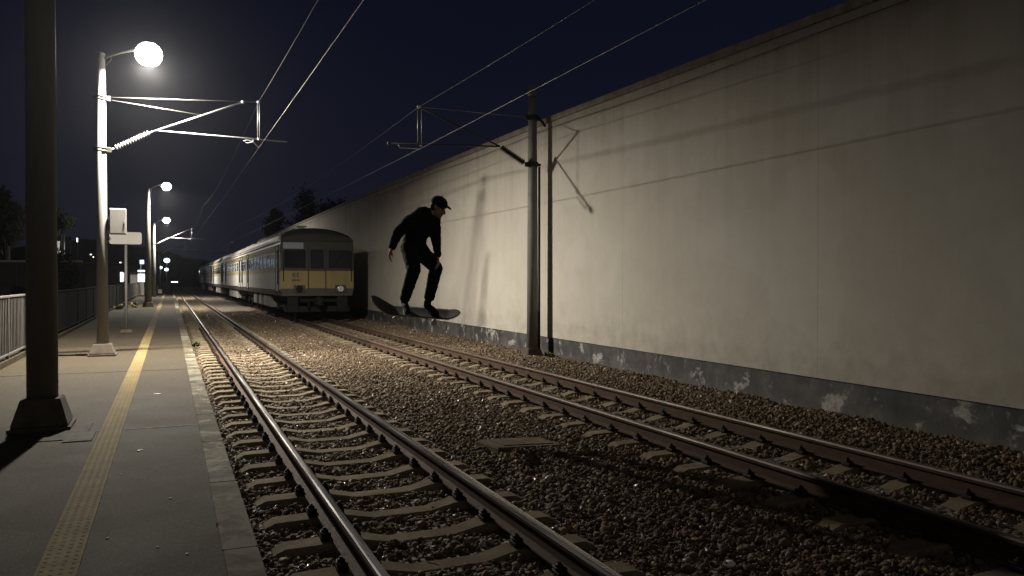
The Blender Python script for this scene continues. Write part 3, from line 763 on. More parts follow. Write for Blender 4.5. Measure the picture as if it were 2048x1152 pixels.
# ------------------------------------------------------------------ train
TX = 5.285
Ltot = 18.3
mats_body = [M['t_grey'], M['t_skirt'], M['t_cream'], M['t_light'], M['t_yellow'], M['t_front'], M['t_line']]
def carriage(label, y0, cab):
    t = thing('train_carriage', label, 'train carriage', (TX,y0,ZR), 0, 'carriages of the train')
    L = Ltot
    half = [(1.34,.93,1),(1.40,1.16,0),(1.40,1.84,2),(1.40,2.03,3),(1.40,2.64,4),(1.40,2.92,3),(1.37,3.06,3)]
    b = MB()
    for s_ in (-1, 1):
        for (xa, za, mi), (xb, zb, _) in zip(half, half[1:]):
            b.add([(s_*xa,0,za),(s_*xa,L,za),(s_*xb,L,zb),(s_*xb,0,zb)], [[0,1,2,3]], mi)
    fb = [(.93,1.22,1),(1.22,1.90,4),(1.90,3.06,5)] if cab else [(.93,1.16,1),(1.16,3.06,5)]
    def wid(z): return 1.34+(1.40-1.34)*min(1,(z-.93)/.23) if z < 1.16 else (1.40 if z <= 2.92 else 1.40-.03*(z-2.92)/.14)
    for yy in (0, L):
        for za, zb, mi in (fb if yy == 0 else [(.93,1.16,1),(1.16,3.06,5)]):
            b.add([(-wid(za),yy,za),(wid(za),yy,za),(wid(zb),yy,zb),(-wid(zb),yy,zb)], [[0,1,2,3]], mi)
    b.add([(-1.34,0,.93),(1.34,0,.93),(1.34,L,.93),(-1.34,L,.93)], [[0,1,2,3]], 1)
    b.build('body', mats_body, t)
    # roof: an arch, its front end rounded down
    arc = [(1.42*math.cos(a), 3.06+.58*math.sin(a)**.85) for a in [PI*k/20 for k in range(21)]]
    b = MB(); vs = []; sect = ([(-.07,.42,.975),(.08,.62,.985),(.30,.80,.993),(.65,.92,1),(1.15,.985,1),(1.7,1,1),(L-.02,1,1)] if cab else [(-.05,1,1),(L-.02,1,1)])
    for yy, fz, fx in sect:
        for x, z in arc: vs.append((x*fx, yy, 3.06+(z-3.06)*fz))
    n = 21
    for i in range(len(sect)-1):
        for k in range(n-1): b.add([vs[i*n+k], vs[i*n+k+1], vs[(i+1)*n+k+1], vs[(i+1)*n+k]], [[0,1,2,3]], (1 if cab and i < 3 else 0), True)
    b.add(vs[:n], [list(range(n))], 1); b.add(vs[-n:], [list(range(n))[::-1]], 1)
    b.add([vs[0],vs[n-1],vs[-1],vs[-n]], [[0,1,2,3]], 1)
    rf = b.build('roof', [M['t_roof'], M['t_roofdark']], t)
    b = MB()
    for s_ in (-1,1): b.tube([(s_*1.415,-.02,3.055),(s_*1.415,L,3.055)], .022, 8)
    b.build('gutter', M['t_light'], t)
    v0 = None
    for k in range(9):
        if v0 is None:
            b = MB(); b.box((0,0,.04), (.34,.42,.10), taper=.8, bev=.015); b.box((0,0,.115), (.42,.50,.05), bev=.01); v0 = b.build('roof_vent', M['t_light'], rf, loc=(-.35,1.9,3.615))
        else: o = v0.copy(); COL.objects.link(o); o.parent = rf; o.location = (-.35 if k % 2 == 0 else -.30, 1.9+k*1.9, 3.615)
    # windows
    w0 = None
    ywin = [1.95+1.45*k for k in range(8)]+[15.0,16.25]
    for s_ in (-1, 1):
        for yw in ywin:
            if w0 is None:
                b = MB(); b.box((0,0,0), (.030,1.10,.60), 1, bev=.006); b.box((-.004,0,0), (.030,1.0,.52), 0); b.box((-.006,0,.09), (.030,1.0,.018), 1)
                w0 = b.build('window', [M['glass_dark'], M['t_light']], t); o = w0
            else: o = w0.copy(); COL.objects.link(o); o.parent = t
            o.location = (s_*1.402, yw+.5, 2.335); o.rotation_euler = (0,0,0 if s_ < 0 else PI)
    d0 = None
    for s_ in (-1, 1):
        for yd in (.95, 13.95, 17.75):
            if d0 is None:
                b = MB(); b.box((0,0,0), (.020,.82,1.74), 0); 
                for q in (-.41,.41): b.box((-.012,q,.0), (.030,.055,1.86), 1)
                b.box((-.012,0,.90), (.03,.82,.05), 1); b.box((-.009,0,.42), (.02,.46,.60), 2, bev=.004)
                b.tube([(-.05,-.52,-.6),(-.05,-.52,.75)], .018, 8, 1)
                d0 = b.build('door', [M['t_grey'], M['t_line'], M['glass_dark']], t); o = d0
            else: o = d0.copy(); COL.objects.link(o); o.parent = t
            o.location = (s_*1.404, yd, 1.98); o.rotation_euler = (0,0,0 if s_ < 0 else PI)
    # running gear
    g0 = None
    for yb in (2.6, L-2.6):
        if g0 is None:
            b = MB()
            for s_ in (-1,1):
                b.box((s_*.98,0,.50), (.10,2.7,.16), bev=.02); b.box((s_*.98,0,.66), (.16,.9,.16), bev=.02)
                for q in (-.28,.0,.28): b.lathe((s_*.98,q,.56), [(.07,0),(.07,.20)], 10)
                for q in (-1.05,1.05):
                    b.box((s_*1.0,q,.44), (.18,.26,.26), bev=.02); b.lathe((s_*1.09,q,.43), [(.09,0),(.09,.03),(.05,.04)], 12, axis='x')
            b.box((0,0,.55), (1.9,.35,.2))
            g0 = b.build('bogie', M['t_under'], t, loc=(0,yb,0))
            wm = MB()
            for s_ in (-1,1): wm.lathe((s_*.565-.06,0,.0), [(.30,0),(.43,.005),(.43,.10),(.46,.105),(.46,.125),(.30,.13)] if s_ > 0 else [(.30,0),(.46,.005),(.46,.025),(.43,.03),(.43,.125),(.30,.13)], 24, axis='x')
            wm.tube([(-.9,0,0),(.9,0,0)], .07, 10)
            wh = wm.build('wheelset', M['t_under'], g0, loc=(0,-1.05,.43)); o = wh.copy(); COL.objects.link(o); o.parent = g0; o.location = (0,1.05,.43)
        else: o = copy_tree(g0, t); o.location = (0,yb,0)
    b0 = None
    for yq, w_ in ((5.2,1.0),(6.7,1.5),(8.9,1.2),(11.4,1.6)):
        for s_ in (-1,1):
            b = MB(); b.box((0,0,0), (.50,w_,.52), bev=.02); b.box((s_*.255,0,.0), (.012,w_*.9,.44)); b.build('equipment_box', M['t_box'], t, loc=(s_*1.0,yq,.62))
    b = MB(); b.box((0,L/2,.80), (2.2,L-.6,.25)); b.build('underframe', M['t_under'], t)
    b = MB()
    for yy, s_ in ((-.25,-1),(L+.0,1)):
        if yy < 0 and cab:
            b.box((0,-.20,.72), (.30,.40,.26), bev=.03); b.box((0,-.46,.72), (.24,.22,.34), bev=.05); b.tube([(.14,-.1,.80),(.18,-.35,.60),(.16,-.2,.45)], .03, 8); b.tube([(-.35,-.05,.85),(-.38,-.28,.6),(-.36,-.1,.42)], .028, 8)
    if cab:
        b.box((0,.05,.42), (2.5,.06,.22), bev=.01); 
        for s_ in (-1,1): b.box((s_*.95,.0,.60), (.42,.12,.60), bev=.02)
        b.build('coupler', M['t_under'], t)
    if cab:
        def fwin(x, w_, z, hh, nm='windscreen', dark=True):
            b = MB(); b.box((0,0,0), (w_+.08,.030,hh+.08), 1, bev=.01); b.box((0,-.006,0), (w_,.030,hh), 0, bev=.01)
            return b.build(nm, [M['glass_dark'], M['t_line']], t, loc=(x,-.004,z))
        fwin(-.86,.74,2.36,.64); fwin(-.02,.44,2.36,.66); w3 = fwin(.86,.80,2.36,.62)
        wi = MB(); wi.tube([(-.25,-.03,-.28),(.1,-.035,.12)], .012, 6); wi.tube([(.02,-.04,0.02),(.18,-.04,.22)], .010, 6); wi.build('wiper', M['t_line'], w3)
        b = MB(); b.box((0,0,0), (.66,.016,1.62), 0, bev=.01)
        for q in (-.34,.34): b.box((q,-.003,0), (.022,.022,1.75), 1)
        b.build('cab_door', [M['t_front'], M['t_line']], t, loc=(-.02,-.001,2.03)); 
        b = MB(); b.box((0,0,0), (.62,.012,.66), 0); b.build('cab_door_panel', [M['t_yellow']], t, loc=(-.02,-.006,1.56))
        b = MB(); b.box((0,0,0), (.76,.03,.24), 0, bev=.01); b.build('destination_blind', M['blind'], t, loc=(-.92,-.006,2.87))
        for x, lit in ((-.70,0),(.88,1)):
            b = MB(); b.box((0,0,0), (.42,.06,.30), 0, bev=.06)
            hl = b.build('headlight', M['t_skirt'], t, loc=(x,-.018,1.20))
            b = MB(); b.lathe((0,-.03,0), [(.125,0),(.135,.02),(.115,.05),(.10,.045)], 20, axis='y', rot=Matrix.Rotation(PI,3,'Z')); b.build('bezel', M['chrome'] if lit else M['t_under'], hl)
            b = MB(); b.ell((0,-.045,0), (.10,.035,.10)); b.build('lens', M['glass_dark'] if not lit else M['chrome'], hl)
        tc = bpy.data.curves.new('unit_number', 'FONT'); tc.body = 'KE'; tc.size = .24; tc.align_x = 'CENTER'; tc.extrude = .002
        tmp = bpy.data.objects.new('tmp_text', tc); COL.objects.link(tmp)
        dg = bpy.context.evaluated_depsgraph_get(); me = bpy.data.meshes.new_from_object(tmp.evaluated_get(dg)); bpy.data.objects.remove(tmp)
        me.materials.clear(); me.materials.append(M['t_line'])
        o = bpy.data.objects.new('unit_number', me); COL.objects.link(o); o.parent = t; o.location = (-.83,-.006,1.66); o.rotation_euler = (PI/2,0,0)
        b = MB(); b.box((0,0,0), (.30,.008,.06)); b.build('number_plate', M['t_skirt'], t, loc=(-.83,-.003,1.54))
        b = MB()
        for s_ in (-1,1): b.tube([(s_*1.30,-.04,1.5),(s_*1.30,-.06,1.55),(s_*1.30,-.06,2.6),(s_*1.30,-.04,2.65)], .014, 8)
        b.build('grab_rail', M['t_line'], t)
    else:
        b = MB(); b.box((0,-.10,2.0), (1.1,.22,2.0), bev=.04); b.build('gangway', M['t_line'], t)
    return t
carriage('leading yellow and grey train carriage showing its dark cab front', 31.6, True)
c2 = carriage('second train carriage, coupled directly behind the leading one', 31.6+18.5, False)
for k, lb in ((2,'third train carriage from the front, in the middle of the train'),(3,'fourth train carriage, next to last and far along the track'),(4,'last and farthest train carriage at the tail of the train')):
    o = copy_tree(c2); o.location = (TX, 31.6+18.5*k, ZR); o['label'] = lb
    last = o
b = MB(); b.box((0,0,0), (.04,.9,.42), bev=.01); b.build('lit_window', M['white_glow'], last, loc=(-1.405,17.6,2.62))

# ------------------------------------------------------------------ skater
SK = Vector((2.807, 9.53, 1.415))
UX, TXv = Vector((cs,-sn,0)), Vector((-sn,-cs,0))
def K(u, w_, t_=0): return SK + UX*u + Vector((0,0,w_)) + TXv*t_
def capsule_union(b, segs):
    for p, q, r0, r1, *ex in segs:
        p, q = Vector(p), Vector(q); n = 7
        pts = []; rs = []
        d = (q-p); Ln = d.length; d = d/Ln if Ln > 1e-6 else Vector((0,0,1))
        for k in range(5):
            a = PI/2*(k/4); pts.append(p-d*r0*math.cos(a)*.98); rs.append(max(r0*math.sin(a), .001))
        for k in range(1, n): pts.append(p.lerp(q, k/n)); rs.append(r0+(r1-r0)*k/n)
        for k in range(5):
            a = PI/2*(k/4); pts.append(q+d*r1*math.sin(a)*.98); rs.append(max(r1*math.cos(a), .001))
        b.tube(pts, rs, 14)
def remesh(b, name, mat, vox, parent, smooth=4, wrinkle=0.0):
    o = b.build(name, mat)
    m = o.modifiers.new('r', 'REMESH'); m.mode = 'VOXEL'; m.voxel_size = vox
    m2 = o.modifiers.new('s', 'SMOOTH'); m2.iterations = smooth; m2.factor = .5
    dg = bpy.context.evaluated_depsgraph_get(); me = bpy.data.meshes.new_from_object(o.evaluated_get(dg))
    o.modifiers.clear(); o.data = me
    if wrinkle:
        for v in me.vertices:
            c_ = v.co; d_ = mnoise.noise(Vector((c_.x*14, c_.y*14, c_.z*26)))*wrinkle + mnoise.noise(Vector((c_.x*34, c_.y*34, c_.z*50)))*wrinkle*.35
            v.co = c_ + v.normal*d_
    me.polygons.foreach_set('use_smooth', [True]*len(me.polygons)); me.materials.clear(); me.materials.append(mat)
    if parent is not None:
        me.transform(Matrix.Translation(-parent.location)); o.parent = parent
    return o
person = thing('person', 'skater in black clothes and cap crouching in mid-air on a skateboard', 'person', SK)
# joints
pel = K(-.045,.735,.02); wst = K(-.01,.85,.07); chs = K(.055,1.00,.14); shc = K(.085,1.075,.17)
nb = K(.178,1.112,.21); hd = K(.283,1.188,.25)
fwd = (UX*.93+TXv*.28+Vector((0,0,-.48))).normalized()     # where the face points
hup = (Vector((0,0,1))-fwd*fwd.z).normalized(); hsd = fwd.cross(hup)
shR, elR, wrR = K(-.050,1.005,.33), K(-.205,.875,.26), K(-.262,.69,.38)
shL, elL, wrL = K(.205,1.045,.02), K(.238,.80,.08), K(.268,.595,.20)
hipR, knR, anR = K(-.09,.70,.08), K(-.004,.43,.33), K(-.140,.092,.10)
hipL, knL, anL = K(.0,.70,-.05), K(.238,.455,.10), K(.150,.100,.03)
# board frame
BL = (UX*1.0+Vector((0,0,-.075))).normalized(); BVv = (Vector((0,0,-.42))+TXv*.90).normalized(); BN = BL.cross(BVv)
if BN.z < 0: BN = -BN
BC = K(-.01,-.085,.07)
def D(l, v, n=0): return BC+BL*l+BVv*v+BN*n
# body (one continuous skin surface) with five-fingered hands
b = MB()
capsule_union(b, [(pel,wst,.105,.095),(wst,chs,.095,.115),(chs,shc,.115,.095),(shc,nb,.075,.055),(nb,hd-hup*.05,.052,.050),(shc,shR,.07,.055),(shc,shL,.07,.055),
 (shR,elR,.046,.036),(elR,wrR,.036,.026),(shL,elL,.046,.036),(elL,wrL,.036,.026),(pel,hipR,.09,.085),(pel,hipL,.09,.085),(hipR,knR,.080,.052),(knR,anR,.052,.036),(hipL,knL,.080,.052),(knL,anL,.052,.036)])
Rh = Matrix((hsd, fwd, hup)).transposed()
b.ell(hd+hup*.02-fwd*.012, (.073,.092,.095), rot=Rh); b.ell(hd-hup*.055+fwd*.030, (.055,.060,.062), rot=Rh)
capsule_union(b, [(hd-hup*.002+fwd*.083, hd-hup*.040+fwd*.103, .010, .016), (hd-hup*.100+fwd*.060, hd-hup*.104+fwd*.072, .024, .020),(hd-hup*.072+fwd*.086-hsd*.012, hd-hup*.072+fwd*.086+hsd*.012, .010, .010)])
for s_ in (-1,1):
    b.ell(hd-hup*.01-fwd*.008+hsd*s_*.074, (.010,.020,.032), rot=Rh); b.ell(hd+hup*.022+fwd*.078+hsd*s_*.032, (.022,.012,.008), rot=Rh)
def hand(b, wr, dirn, palm_n, side):
    dirn = dirn.normalized(); palm_n = (palm_n-dirn*palm_n.dot(dirn)).normalized(); acr = dirn.cross(palm_n)*side
    Rp = Matrix((acr, dirn, palm_n)).transposed()
    b.ell(wr+dirn*.052, (.040,.056,.016), rot=Rp)
    for i, (off, ln) in enumerate(((-.030,.066),(-.010,.078),(.011,.072),(.030,.056))):
        p0 = wr+dirn*.088+acr*off*.95; p1 = p0+dirn*ln*.45+palm_n*ln*.12+acr*off*.10; p2 = p1+dirn*ln*.30+palm_n*ln*.26; p3 = p2+dirn*ln*.16+palm_n*ln*.24
        capsule_union(b, [(p0,p1,.0100,.0092),(p1,p2,.0092,.0082),(p2,p3,.0082,.0068)])
    q0 = wr+dirn*.028-acr*.030; q1 = q0+dirn*.030-acr*.026+palm_n*.012; q2 = q1+dirn*.028-acr*.006+palm_n*.012
    capsule_union(b, [(q0,q1,.013,.0105),(q1,q2,.0105,.0085)])
hand(b, wrR, (wrR-elR)*.6+K(-.06,-.25,.05)-K(0,0,0), UX, 1)
hand(b, wrL, (wrL-elL)*.7+K(.02,-.2,.05)-K(0,0,0), -UX, -1)
remesh(b, 'body', M['skin'], .0055, person, 2)
# clothes
b = MB()
capsule_union(b, [(pel+Vector((0,0,.0)),wst,.150,.145),(wst,chs,.145,.165),(chs,shc,.165,.130),(shc,nb,.108,.074),(shc,shR,.118,.090),(shc,shL,.118,.090),
 (shR,elR,.088,.068),(elR,wrR+(elR-wrR)*.06,.067,.046),(shL,elL,.086,.064),(elL,wrL+(elL-wrL)*.06,.063,.044)])
bk = (UX*-.75+TXv*-.35).normalized()
capsule_union(b, [(wst+bk*.03,chs+bk*.045,.125,.128),(chs+bk*.045,shc+bk*.03+Vector((0,0,.01)),.128,.105)])
remesh(b, 'long_sleeved_top', M['black_cloth'], .011, person, 5, .0075)
b = MB()
capsule_union(b, [(pel,hipR,.130,.112),(pel,hipL,.130,.112),(pel,wst-Vector((0,0,.03)),.130,.120),(hipR,knR,.114,.084),(knR,anR,.084,.066),(hipL,knL,.114,.084),(knL,anL,.084,.066)])
remesh(b, 'trousers', M['denim'], .011, person, 5, .007)
# shoes on the deck
def shoe(l0, v0, l1, v1):
    h_, t_ = D(l0,v0,.012), D(l1,v1,.012); d_ = (t_-h_).normalized()
    b = MB(); capsule_union(b, [(h_+BN*.040,h_.lerp(t_,.5)+BN*.042,.040,.044),(h_.lerp(t_,.5)+BN*.036,t_-d_*.03+BN*.030,.044,.034),(h_+BN*.045,h_+BN*.10+d_*.012,.044,.046)])
    o = remesh(b, 'shoe', M['shoe'], .007, person, 3)
    b = MB(); sdv = d_.cross(BN).normalized(); pts = []
    Rf = Matrix((sdv, d_, BN)).transposed(); c_ = h_.lerp(t_,.5); hl = (t_-h_).length/2
    ring = [(.044*math.cos(a)*(1.0 if math.sin(a)>0 else .88), (hl+.012)*math.sin(a)) for a in [2*PI*k/24 for k in range(24)]]
    vs = [c_+Rf@Vector((x,y,-.010)) for x, y in ring]+[c_+Rf@Vector((x,y,.014)) for x, y in ring]
    b.add(vs, [[i,(i+1)%24,24+(i+1)%24,24+i] for i in range(24)]+[list(range(24))[::-1],[24+i for i in range(24)]])
    so = b.build('sole', M['sole'] if l0 < 0 else M['shoe'], None); so.data.transform(Matrix.Translation(-person.location)); so.parent = o
shoe(-.155,-.115,-.085,.135); shoe(.125,-.085,.275,.105)
# cap and hair
b = MB(); Rc = Rh
prof = []
b.ell(hd+hup*.048-fwd*.012, (.088,.108,.082), rot=Rc); 
vs = []; ns = 12
for zz in (0,.006):
    for k in range(ns+1):
        a = PI*(k/ns); vs.append(hd+hup*(.052+zz-.02*math.sin(a))+hsd*.080*math.cos(a)+fwd*(.075+.085*math.sin(a)))
n = ns+1
b.add(vs, [[k for k in range(n)][::-1],[n+k for k in range(n)]]+[[k,k+1,n+k+1,n+k] for k in range(n-1)]+[[n-1,0,n,2*n-1]])
b.ell(hd+hup*.130-fwd*.01, (.008,.008,.005), rot=Rc)
o = b.build('cap', M['black_cloth']); o.data.transform(Matrix.Translation(-person.location)); o.parent = person
b = MB(); b.ell(hd+hup*.0-fwd*.030, (.080,.078,.075), rot=Rh); o = b.build('hair', M['hair']); o.data.transform(Matrix.Translation(-person.location)); o.parent = person

# skateboard
sb = thing('skateboard', 'skateboard with a raised tail flying under the skater\'s feet', 'skateboard', BC)
def deck_pt(l, v):
    n_ = 0
    if l < -.30: n_ = 1.12*(-.30-l)**1.35
    if l > .40: n_ = .30*(l-.40)
    n_ += .35*(v*v)
    return l, v, n_
b = MB(); nl, nv = 44, 9; top = []; bot = []
for i in range(nl+1):
    l = -.555+1.10*i/nl
    e_ = min(1, max(0, (l+.555)/.16)); f_ = min(1, max(0, (.545-l)/.18))
    hw = .132*math.sqrt(max(.0,1-(1-e_)**2))*math.sqrt(max(.0,1-(1-f_)**2)); hw = max(hw,.004)
    for k in range(nv):
        v = hw*(2*k/(nv-1)-1); l_, v_, n_ = deck_pt(l, v); top.append(D(l_,v_,n_)-BC); bot.append(D(l_,v_,n_-.013)-BC)
b.add(top, [[i*nv+k,i*nv+k+1,(i+1)*nv+k+1,(i+1)*nv+k] for i in range(nl) for k in range(nv-1)], 0, True)
b.add(bot, [[(i+1)*nv+k,(i+1)*nv+k+1,i*nv+k+1,i*nv+k] for i in range(nl) for k in range(nv-1)], 1, True)
per = [i*nv for i in range(nl+1)]+[nl*nv+k for k in range(1,nv)]+[i*nv+nv-1 for i in range(nl-1,-1,-1)]+[k for k in range(nv-2,0,-1)]
m_ = len(per)
b.add([top[i] for i in per]+[bot[i] for i in per], [[k,(k+1)%m_,m_+(k+1)%m_,m_+k] for k in range(m_)], 1)
b.build('deck', [M['grip'], M['ply']], sb)
for l in (-.245,.235):
    b = MB(); z = lambda l,v,n: D(l,v,n)-BC
    b.tube([z(l,-.085,-.070),z(l,.085,-.070)], .012, 10); b.tube([z(l,0,-.013),z(l,0,-.055)], [.035,.018], 10); b.box(z(l,0,-.019), (.10,.06,.012), rot=Matrix((BL,BVv,BN)).transposed())
    tr = b.build('truck', M['galv'], sb)
    for v in (-.098,.098):
        b = MB(); b.tube([z(l,v-.018,-.070),z(l,v+.018,-.070)], .037, 18); b.tube([z(l,v-.021,-.070),z(l,v+.021,-.070)], .011, 10, sm=False); b.build('wheel', M['wheel'], tr)

# ------------------------------------------------------------------ trees and plants
def leaves(b, cen, rad, n, size, seed, clumps=9, spiky=0.0):
    rs = random.Random(seed); cl = []
    for k in range(clumps):
        d = Vector((rs.gauss(0,1),rs.gauss(0,1),rs.gauss(0,1))).normalized()
        cl.append((Vector(cen)+Vector((d.x*rad[0],d.y*rad[1],d.z*rad[2]))*rs.uniform(.25,.85), rs.uniform(.28,.5)))
    for i in range(n):
        c_, f = rs.choice(cl); d = Vector((rs.gauss(0,1),rs.gauss(0,1),rs.gauss(0,1))).normalized()*(rs.random()**.45)
        p = c_+Vector((d.x*rad[0]*f,d.y*rad[1]*f,d.z*rad[2]*f))
        if spiky: p += (p-Vector(cen)).normalized()*rs.random()**4*spiky
        a = Vector((rs.gauss(0,1),rs.gauss(0,1),rs.gauss(0,1))).normalized(); c2_ = a.orthogonal().normalized()
        s_ = size*rs.uniform(.6,1.4); q = a.cross(c2_)
        b.add([p-a*s_, p+c2_*s_*.4+q*s_*.1, p+a*s_, p-c2_*s_*.4], [[0,1,2,3]])
def tree(label, x, y, z0, h, rad, n, size, seed, spiky=0.0, grp='dark trees in the background'):
    t = thing('tree', label, 'tree', (x,y,z0), 0, grp); rs = random.Random(seed)
    b = MB(); b.tube([(0,0,-.1),(rs.uniform(-.1,.1),0,h*.3),(rs.uniform(-.2,.2),rs.uniform(-.2,.2),h*.75)], [h*.03,h*.022,h*.008], 8)
    for k in range(7):
        a = rs.uniform(0,2*PI); z = h*rs.uniform(.25,.6); b.tube([(0,0,z),(math.cos(a)*rad[0]*.4,math.sin(a)*rad[1]*.4,z+h*.12),(math.cos(a)*rad[0]*.8,math.sin(a)*rad[1]*.8,z+h*.22)], [h*.012,h*.008,h*.003], 6)
    b.build('trunk', M['bark'], t)
    b = MB(); leaves(b, (0,0,h-rad[2]), rad, n, size, seed, 12, spiky); b.build('crown', M['leaf'], t)
    return t
def at_ground(px, d, z0=-.3): p = far_point(px, 559, d); return p.x, p.y
for lab, px, d, topy, rw, n, sp, sd in (
    ('tall spiky dark tree rising behind the wall above the front of the train', 622, 70, 378, 46, 3600, 1.1, 3),
    ('rounded dark tree behind the train, left of the tall spiky one', 553, 84, 416, 24, 2400, .5, 4),
    ('small dark tree top peeping over the wall right of the tall spiky one', 676, 66, 402, 16, 900, .7, 5),
    ('bulky black tree at the left edge of the picture beyond the fence', 12, 44, 368, 56, 4200, .3, 6),
    ('slim dark tree just right of the thick foreground pole', 122, 46, 415, 20, 1500, .3, 8)):
    x, y = at_ground(px, d); top = CAMZ+(559-topy)/1600*d; rad = rw/1600*d
    h = top+.3; tree(lab, x, y, -.3, h, (rad, rad, min(h*.42, rad*1.5)), n, .14*d/45, sd, sp)
for lab, px, d, topy, rw, sd in (('dark bush behind the dark fence, left of the near lamp post', 128, 32, 512, 30, 21),('low dark bush next to the pale garden wall', 40, 34, 575, 30, 22)):
    x, y = at_ground(px, d); top = CAMZ+(559-topy)/1600*d; rad = rw/1600*d; h = top+.3
    t = thing('bush', lab, 'bush', (x,y,-.3), 0, 'dark bushes beyond the fence')
    b = MB(); b.tube([(0,0,0),(0,0,h*.5)], [.06,.02], 6); b.build('stem', M['bark'], t)
    b = MB(); leaves(b, (0,0,h*.55), (rad,rad,h*.5), 1800, .09, sd, 9); b.build('foliage', M['leaf'], t)
def weed(label, x, y, z, n, size, seed, mat='weed'):
    b = MB(); rs = random.Random(seed)
    for i in range(n):
        a = rs.uniform(0,2*PI); l = size*rs.uniform(.5,1.2); el = rs.uniform(.3,1.2); d = Vector((math.cos(a)*math.cos(el),math.sin(a)*math.cos(el),math.sin(el))); sd = Vector((-math.sin(a),math.cos(a),0))
        p = Vector((rs.gauss(0,size*.25),rs.gauss(0,size*.25),0)); m1 = p+d*l*.55; e_ = p+d*l+Vector((0,0,-l*.25))
        b.add([p-sd*l*.03,p+sd*l*.03,m1+sd*l*.14,e_,m1-sd*l*.14], [[0,1,2,3,4]])
    o = b.build('weed_plant', M[mat], loc=(x,y,z)); return tag(o, label, 'weed', 'weeds growing by the track')
weed('bright green weed growing at the foot of the wall beside the catenary post', 7.55, 15.6, .03, 60, .19, 1)
weed('small yellowish weed in the ballast left of the catenary post', 7.2, 17.9, .02, 26, .13, 2)
weed('green weed growing out of the ballast against the platform edge', .58, 22.6, -.05, 40, .22, 3)
for k, (x, y, s_) in enumerate(((-2.5,47.5,.35),(-2.35,49.9,.32),(-1.87,50.3,.22),(-2.45,52.8,.38),(-2.0,54.4,.3))):
    weed(['low tuft at the fence before the second lamp post','tuft between fence and second lamp post','small tuft left of the second lamp post base','large tuft behind the second lamp post','tuft farthest behind the second lamp post'][k], x, y, PLAT, 70, s_, 30+k, 'weed' if k % 2 else 'straw')
b = MB(); rs = random.Random(77)
for k in range(900):
    if k % 3: x = WX-.05-abs(rs.gauss(0,.45)); y = rs.uniform(3, 32)
    else: x = rs.uniform(.55, 7.2); y = rs.uniform(3, 22)
    if min(abs(x-q) for q in (1.035,2.165,4.72,5.85)) < .09 or x < .52: continue
    z = bed_z(x, y)+rs.uniform(.028,.045); a = rs.uniform(0,6.3); L_ = rs.uniform(.012,.035); d = Vector((math.cos(a),math.sin(a),rs.uniform(-.2,.3))); q = Vector((-math.sin(a),math.cos(a),rs.uniform(-.3,.3)))
    p = Vector((x,y,z)); w_ = L_*(rs.uniform(.08,.14) if k % 2 else rs.uniform(.35,.6))
    b.add([p-d*L_*(2.0 if k % 2 else 1), p+q*w_, p+d*L_*(2.0 if k % 2 else 1), p-q*w_+Vector((0,0,.004))], [[0,1,2,3]], rs.choice((0,0,1,2)))
tag(b.build('leaf_litter', [M['straw'], M['bark'], M['yleaf']]), 'dead leaves and straw scattered over the ballast, thickest along the wall', 'leaf litter', kind='stuff')
# dry stalks, leaves and painted glints
def stalk(label, p, q, r=.003, mat='straw'):
    b = MB(); p, q = Vector(p), Vector(q); b.tube([p, p.lerp(q,.5)+Vector((.01,.0,.006)), q], [r,r*.9,r*.5], 6); return tag(b.build('dry_stalk', M[mat]), label, 'stalk', 'dry stalks on the ballast')
def gp(px, py, z): 
    d = (CAMZ-z)*1600/(py-559); p = far_point(px, py, d); return Vector((p.x,p.y,z))
stalk('pale broken stalk lying between the rails of the near track', gp(895,1045,-.02), gp(950,1033,.0), .007)
p_ = gp(1510,1092,-.04); stalk('upright dry stalk leaning right out of the ballast', p_, p_+UX*.055+Vector((0,0,.17)), .0028)
p_ = gp(1498,1076,-.04); stalk('upright dry stalk leaning left beside a longer one', p_, p_-UX*.03+Vector((0,0,.12)), .0022)
stalk('thin pale stalk lying near the bottom edge between the rails', gp(848,1115,-.02), gp(872,1121,-.02), .006)
def leaf(label, px, py, z, s, mat, cat, grp):
    p = gp(px, py, z); b = MB(); a = random.uniform(0,6); d = Vector((math.cos(a),math.sin(a),.15)); e_ = Vector((-math.sin(a),math.cos(a),.25))
    b.add([-d*s,(-d*.3+e_*.7)*s,(d*.5+e_*.5)*s,d*s,(d*.4-e_*.6)*s,(-d*.4-e_*.6)*s+Vector((0,0,.004)),Vector((0,0,.010))], [[0,1,6],[1,2,6],[2,3,6],[3,4,6],[4,5,6],[5,0,6]])
    return tag(b.build('fallen_leaf' if cat == 'leaf' else 'paper_scrap', M[mat], loc=p), label, cat, grp)
leaf('yellow fallen leaf between the two tracks right of the near rail', 1390,1079,.0,.030,'yleaf','leaf','fallen leaves')
leaf('yellow fallen leaf at the bottom right of the ballast', 1857,1144,.0,.035,'yleaf','leaf','fallen leaves')
leaf('ochre fallen leaf close to the near rail at the bottom', 1151,1056,.0,.026,'yleaf','leaf','fallen leaves')
leaf('orange fallen leaf on the platform beside its edge', 432,1050,PLAT+.008,.016,'yleaf','leaf','fallen leaves')
